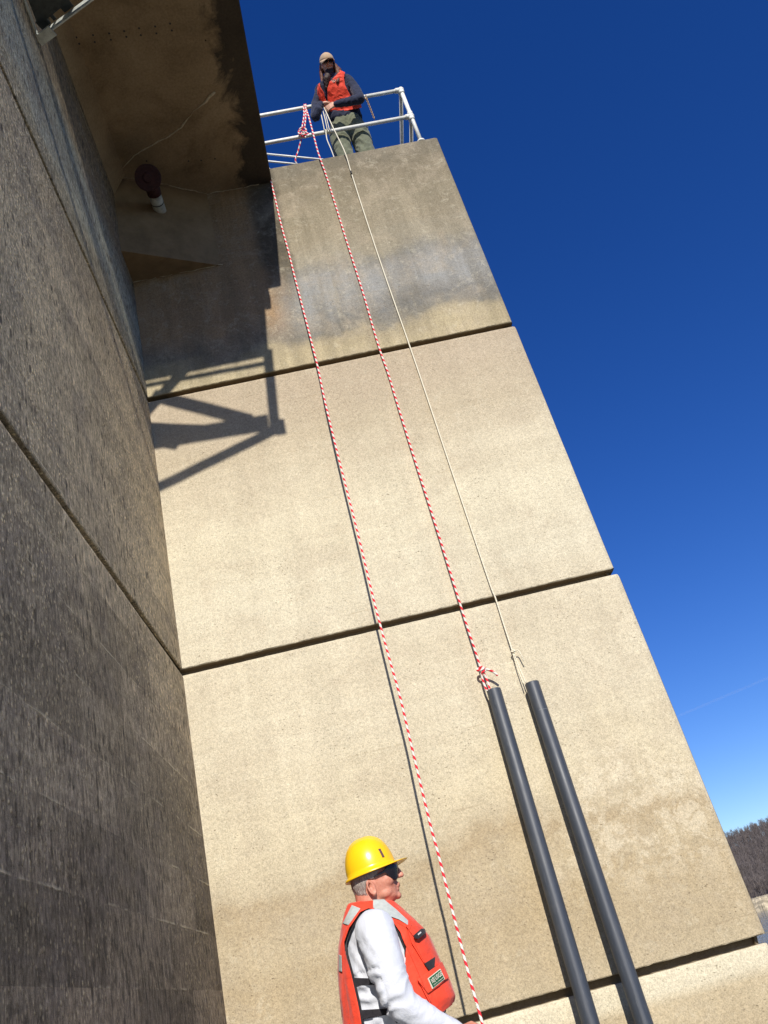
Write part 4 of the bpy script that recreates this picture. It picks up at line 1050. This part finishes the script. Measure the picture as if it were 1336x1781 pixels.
for i in range(9):
    ph = math.pi/2*i/8
    for j in range(nu):
        t = 2*math.pi*j/nu; cp.v.append(cc+rc.to_3x3() @ Vector((.094*math.sin(ph)*math.cos(t), .108*math.sin(ph)*math.sin(t), .105*math.cos(ph))))
for i in range(8):
    for j in range(nu):
        a = i*nu+j; b = i*nu+(j+1) % nu; cp.f.append((a, a+nu, b+nu, b))
cp.tube([cc+rc.to_3x3() @ Vector((.094*math.cos(t), .108*math.sin(t), 0)) for t in [2*math.pi*i/28 for i in range(29)]], .005, 6)
cap = cp.build('cap', M_CAP, up_, True)
sd_ = cap.modifiers.new('s', 'SOLIDIFY'); sd_.thickness = .003
br = MB(); nb = 18
for k, e in enumerate((0, .35, .7, 1.0)):
    for i in range(nb+1):
        t = math.pi*(1.08+.84*i/nb); x = .094*math.cos(t); y = .108*math.sin(t); m_ = math.sin(math.pi*i/nb)**.7
        br.v.append(cc+rc.to_3x3() @ Vector((x*(1-.04*e), y-.075*e*m_, -.018*e*(1-.2*m_)-.03*e*(abs(x)/.09)**2)))
for k in range(3):
    for i in range(nb):
        a = k*(nb+1)+i; br.f.append((a, a+1, a+nb+2, a+nb+1))
bo_ = br.build('cap_peak', M_CAP, cap, True); s2 = bo_.modifiers.new('s', 'SOLIDIFY'); s2.thickness = .005
MB().ell(cc+rc.to_3x3() @ Vector((0, 0, .106)), .006).build('cap_button', M_CAP, cap, True)

# ------------------------------------------------------------------ boat under the man (below the frame)
bt = MB()
hullp = [(-1.05, -1.2), (-1.05, 3.2), (-.95, 5.2), (-.5, 5.95), (.9, 5.95), (1.4, 5.2), (1.55, 3.2), (1.55, -1.2)]
def ringz(z, k): return [Vector((.25+(x-.25)*k, 2+(y-2)*k, z)) for x, y in hullp]
rr = [ringz(-2.25, .86), ringz(-1.95, .95), ringz(-.95, 1.0), ringz(-.95, .975), ringz(-1.24, .97)]
for r_ in rr: bt.v += r_
for i in range(4):
    for j in range(8): bt.f.append((i*8+j, i*8+(j+1) % 8, (i+1)*8+(j+1) % 8, (i+1)*8+j))
bt.f.append(tuple(range(8))); bt.f.append(tuple(32+j for j in range(8)))
M_ALU = mat_plain('painted_aluminium', (.30,.31,.30), .5, .4, .2)
b_ = fix(bt.build('boat', M_ALU)); tag(b_, 'grey flat deck work boat under the man in the hard hat', 'boat')

# ------------------------------------------------------------------ water, bank, hill, bare wood
def mat_water():
    t = NT('lake_water', .08, .5); t.b.inputs['IOR'].default_value = 1.33
    n = t.noise(t.coord((1, 1, 1)), 1.6, 5, .6); n2 = t.noise(t.coord((.3, .06, 1)), 1.0, 4, .6)
    return t.done((.012, .03, .045), t.bump(n2, .5, .3, t.bump(n, .5, .06)))
S = 6000
wt = mesh('water', [(-S, -S, -2), (S, -S, -2), (S, S, -2), (-S, S, -2)], [(0, 1, 2, 3)], mat_water()); tag(wt, kind='structure')
def polar(az, d, z): return Vector((math.sin(R(az))*d, math.cos(R(az))*d, z))
bk_ = MB(); azs = [14+.05*i for i in range(400)]
D0 = 192
prof = [(-2.6, 0), (-1.9, 1.2), (-1.2, 3), (-.5, 5), (.15, 7), (.45, 10), (.5, 40), (.6, 60)]
for a in azs:
    for z, dd in prof:
        jz = .28*noise.noise(Vector((a*22, dd*1.7, 0)))+.2*noise.noise(Vector((a*60, dd*3, 4))) if dd < 12 else 0
        bk_.v.append(polar(a, D0+dd+jz*1.5+2.0*noise.noise(Vector((a*1.5, 0, 0))), z+jz))
for i in range(len(azs)-1):
    for j in range(len(prof)-1):
        a = i*len(prof)+j; bk_.f.append((a, a+len(prof), a+len(prof)+1, a+1))
t = NT('riprap_rock', .9, .2); sp_ = t.n('SeparateColor'); t.l(t.voro(t.coord((1.3, 1.3, 1.3)), .8, 'Color'), sp_.inputs[0]); vv = t.ramp(sp_.outputs[0], [(0, .35), (1, 1)]); nn = t.noise(t.coord(), .6, 5, .7)
rip = t.done(t.mix(t.math('MULTIPLY', t.ramp(nn, [(.55, 0), (.7, 1)]), .7), t.mix(.8, (.62,.52,.34), vv, 'MULTIPLY'), (.06,.08,.03)), t.bump(vv, .8, .4))
bo2 = bk_.build('river_bank', rip); tag(bo2, kind='structure')
hl = MB(); NA, ND = 90, 16
def hz(az, d):
    k = max(0, min(1, (d-260)/180)); k = k*k*(3-2*k)
    ridge = 21.5+2.6*noise.noise(Vector((az*.25, 1, 0)))+.17*(az-20)*2.2
    return .5+(ridge)*k + .8*noise.noise(Vector((az*.8, d*.02, 2)))*k
for i in range(NA):
    az = 5+50*i/(NA-1)
    for j in range(ND):
        d = 245+26*j; hl.v.append(polar(az, d, hz(az, d)))
for i in range(NA-1):
    for j in range(ND-1):
        a = i*ND+j; hl.f.append((a, a+ND, a+ND+1, a+1))
t = NT('leaf_litter', .95, .1); nn = t.noise(t.coord(), .12, 6, .7)
hlo = hl.build('hill', t.done(t.ramp(nn, [(.35, (.10,.08,.075)), (.65, (.17,.14,.12))])), None, True); tag(hlo, kind='structure')
# bare winter wood: thousands of slim crowns as one mass
tw = MB(); rnd = random.Random(3)
for k in range(2600):
    az = rnd.uniform(17.5, 26) if k < 2200 else rnd.uniform(26, 40); d = rnd.uniform(250, 470); z = hz(az, d); h = rnd.uniform(4.5, 7.5)*(1 if d > 300 else .8)
    b = polar(az, d, z-.3); side = Vector((math.cos(R(az)), -math.sin(R(az)), 0))
    def twig(p, q, w0, w1):
        n = len(tw.v); tw.v += [p-side*w0, p+side*w0, q+side*w1, q-side*w1, p+side.cross(ZZ)*w0*1.5]; tw.f += [(n, n+1, n+2, n+3), (n+4, n+1, n+2), (n, n+4, n+3)]
    tp = b+Vector((rnd.uniform(-.4, .4), rnd.uniform(-.4, .4), h)); twig(b, tp, .10, .03)
    for j in range(13):
        f0 = rnd.uniform(.3, .92); p = b.lerp(tp, f0); L = (1.15-f0)*h*rnd.uniform(.3, .55); an = rnd.uniform(0, 6.28)
        q = p+Vector((math.cos(an)*L*.6, math.sin(an)*L*.6, L*rnd.uniform(.5, .95))); twig(p, q, .045, .02)
        for m in range(2):
            p2 = p.lerp(q, rnd.uniform(.4, .9)); q2 = p2+Vector((rnd.uniform(-.6, .6), rnd.uniform(-.6, .6), rnd.uniform(.3, .9))); twig(p2, q2, .028, .014)
wd = tw.build('bare_wood', mat_plain('bare_branches', (.165,.14,.128), .9, .1, 0, .2, .35, 0)); tag(wd, 'brown leafless wood covering the far hillside above the water', 'woodland', kind='stuff')
# contrail: a long soft tube of ice cloud far off
t = NT('contrail_vapour', 1, 0); t.t.nodes.remove(t.b)
pv_ = t.n('VolumePrincipled'); pv_.inputs['Color'].default_value = (1, 1, 1, 1); pv_.inputs['Density'].default_value = .0022
t.l(pv_.outputs[0], t.t.nodes['Material Output'].inputs['Volume'])
def Dp(x, y, d): return P(x, y, 1.0).normalized()*d
ct = MB().tube([Dp(1100, 1279, 9000), Dp(1190, 1241, 9000), Dp(1280, 1203, 9000), Dp(1480, 1118, 9000)], 14, 12).build('contrail', t.m); tag(ct, 'faint thin white contrail in the blue sky at the right edge', 'contrail')
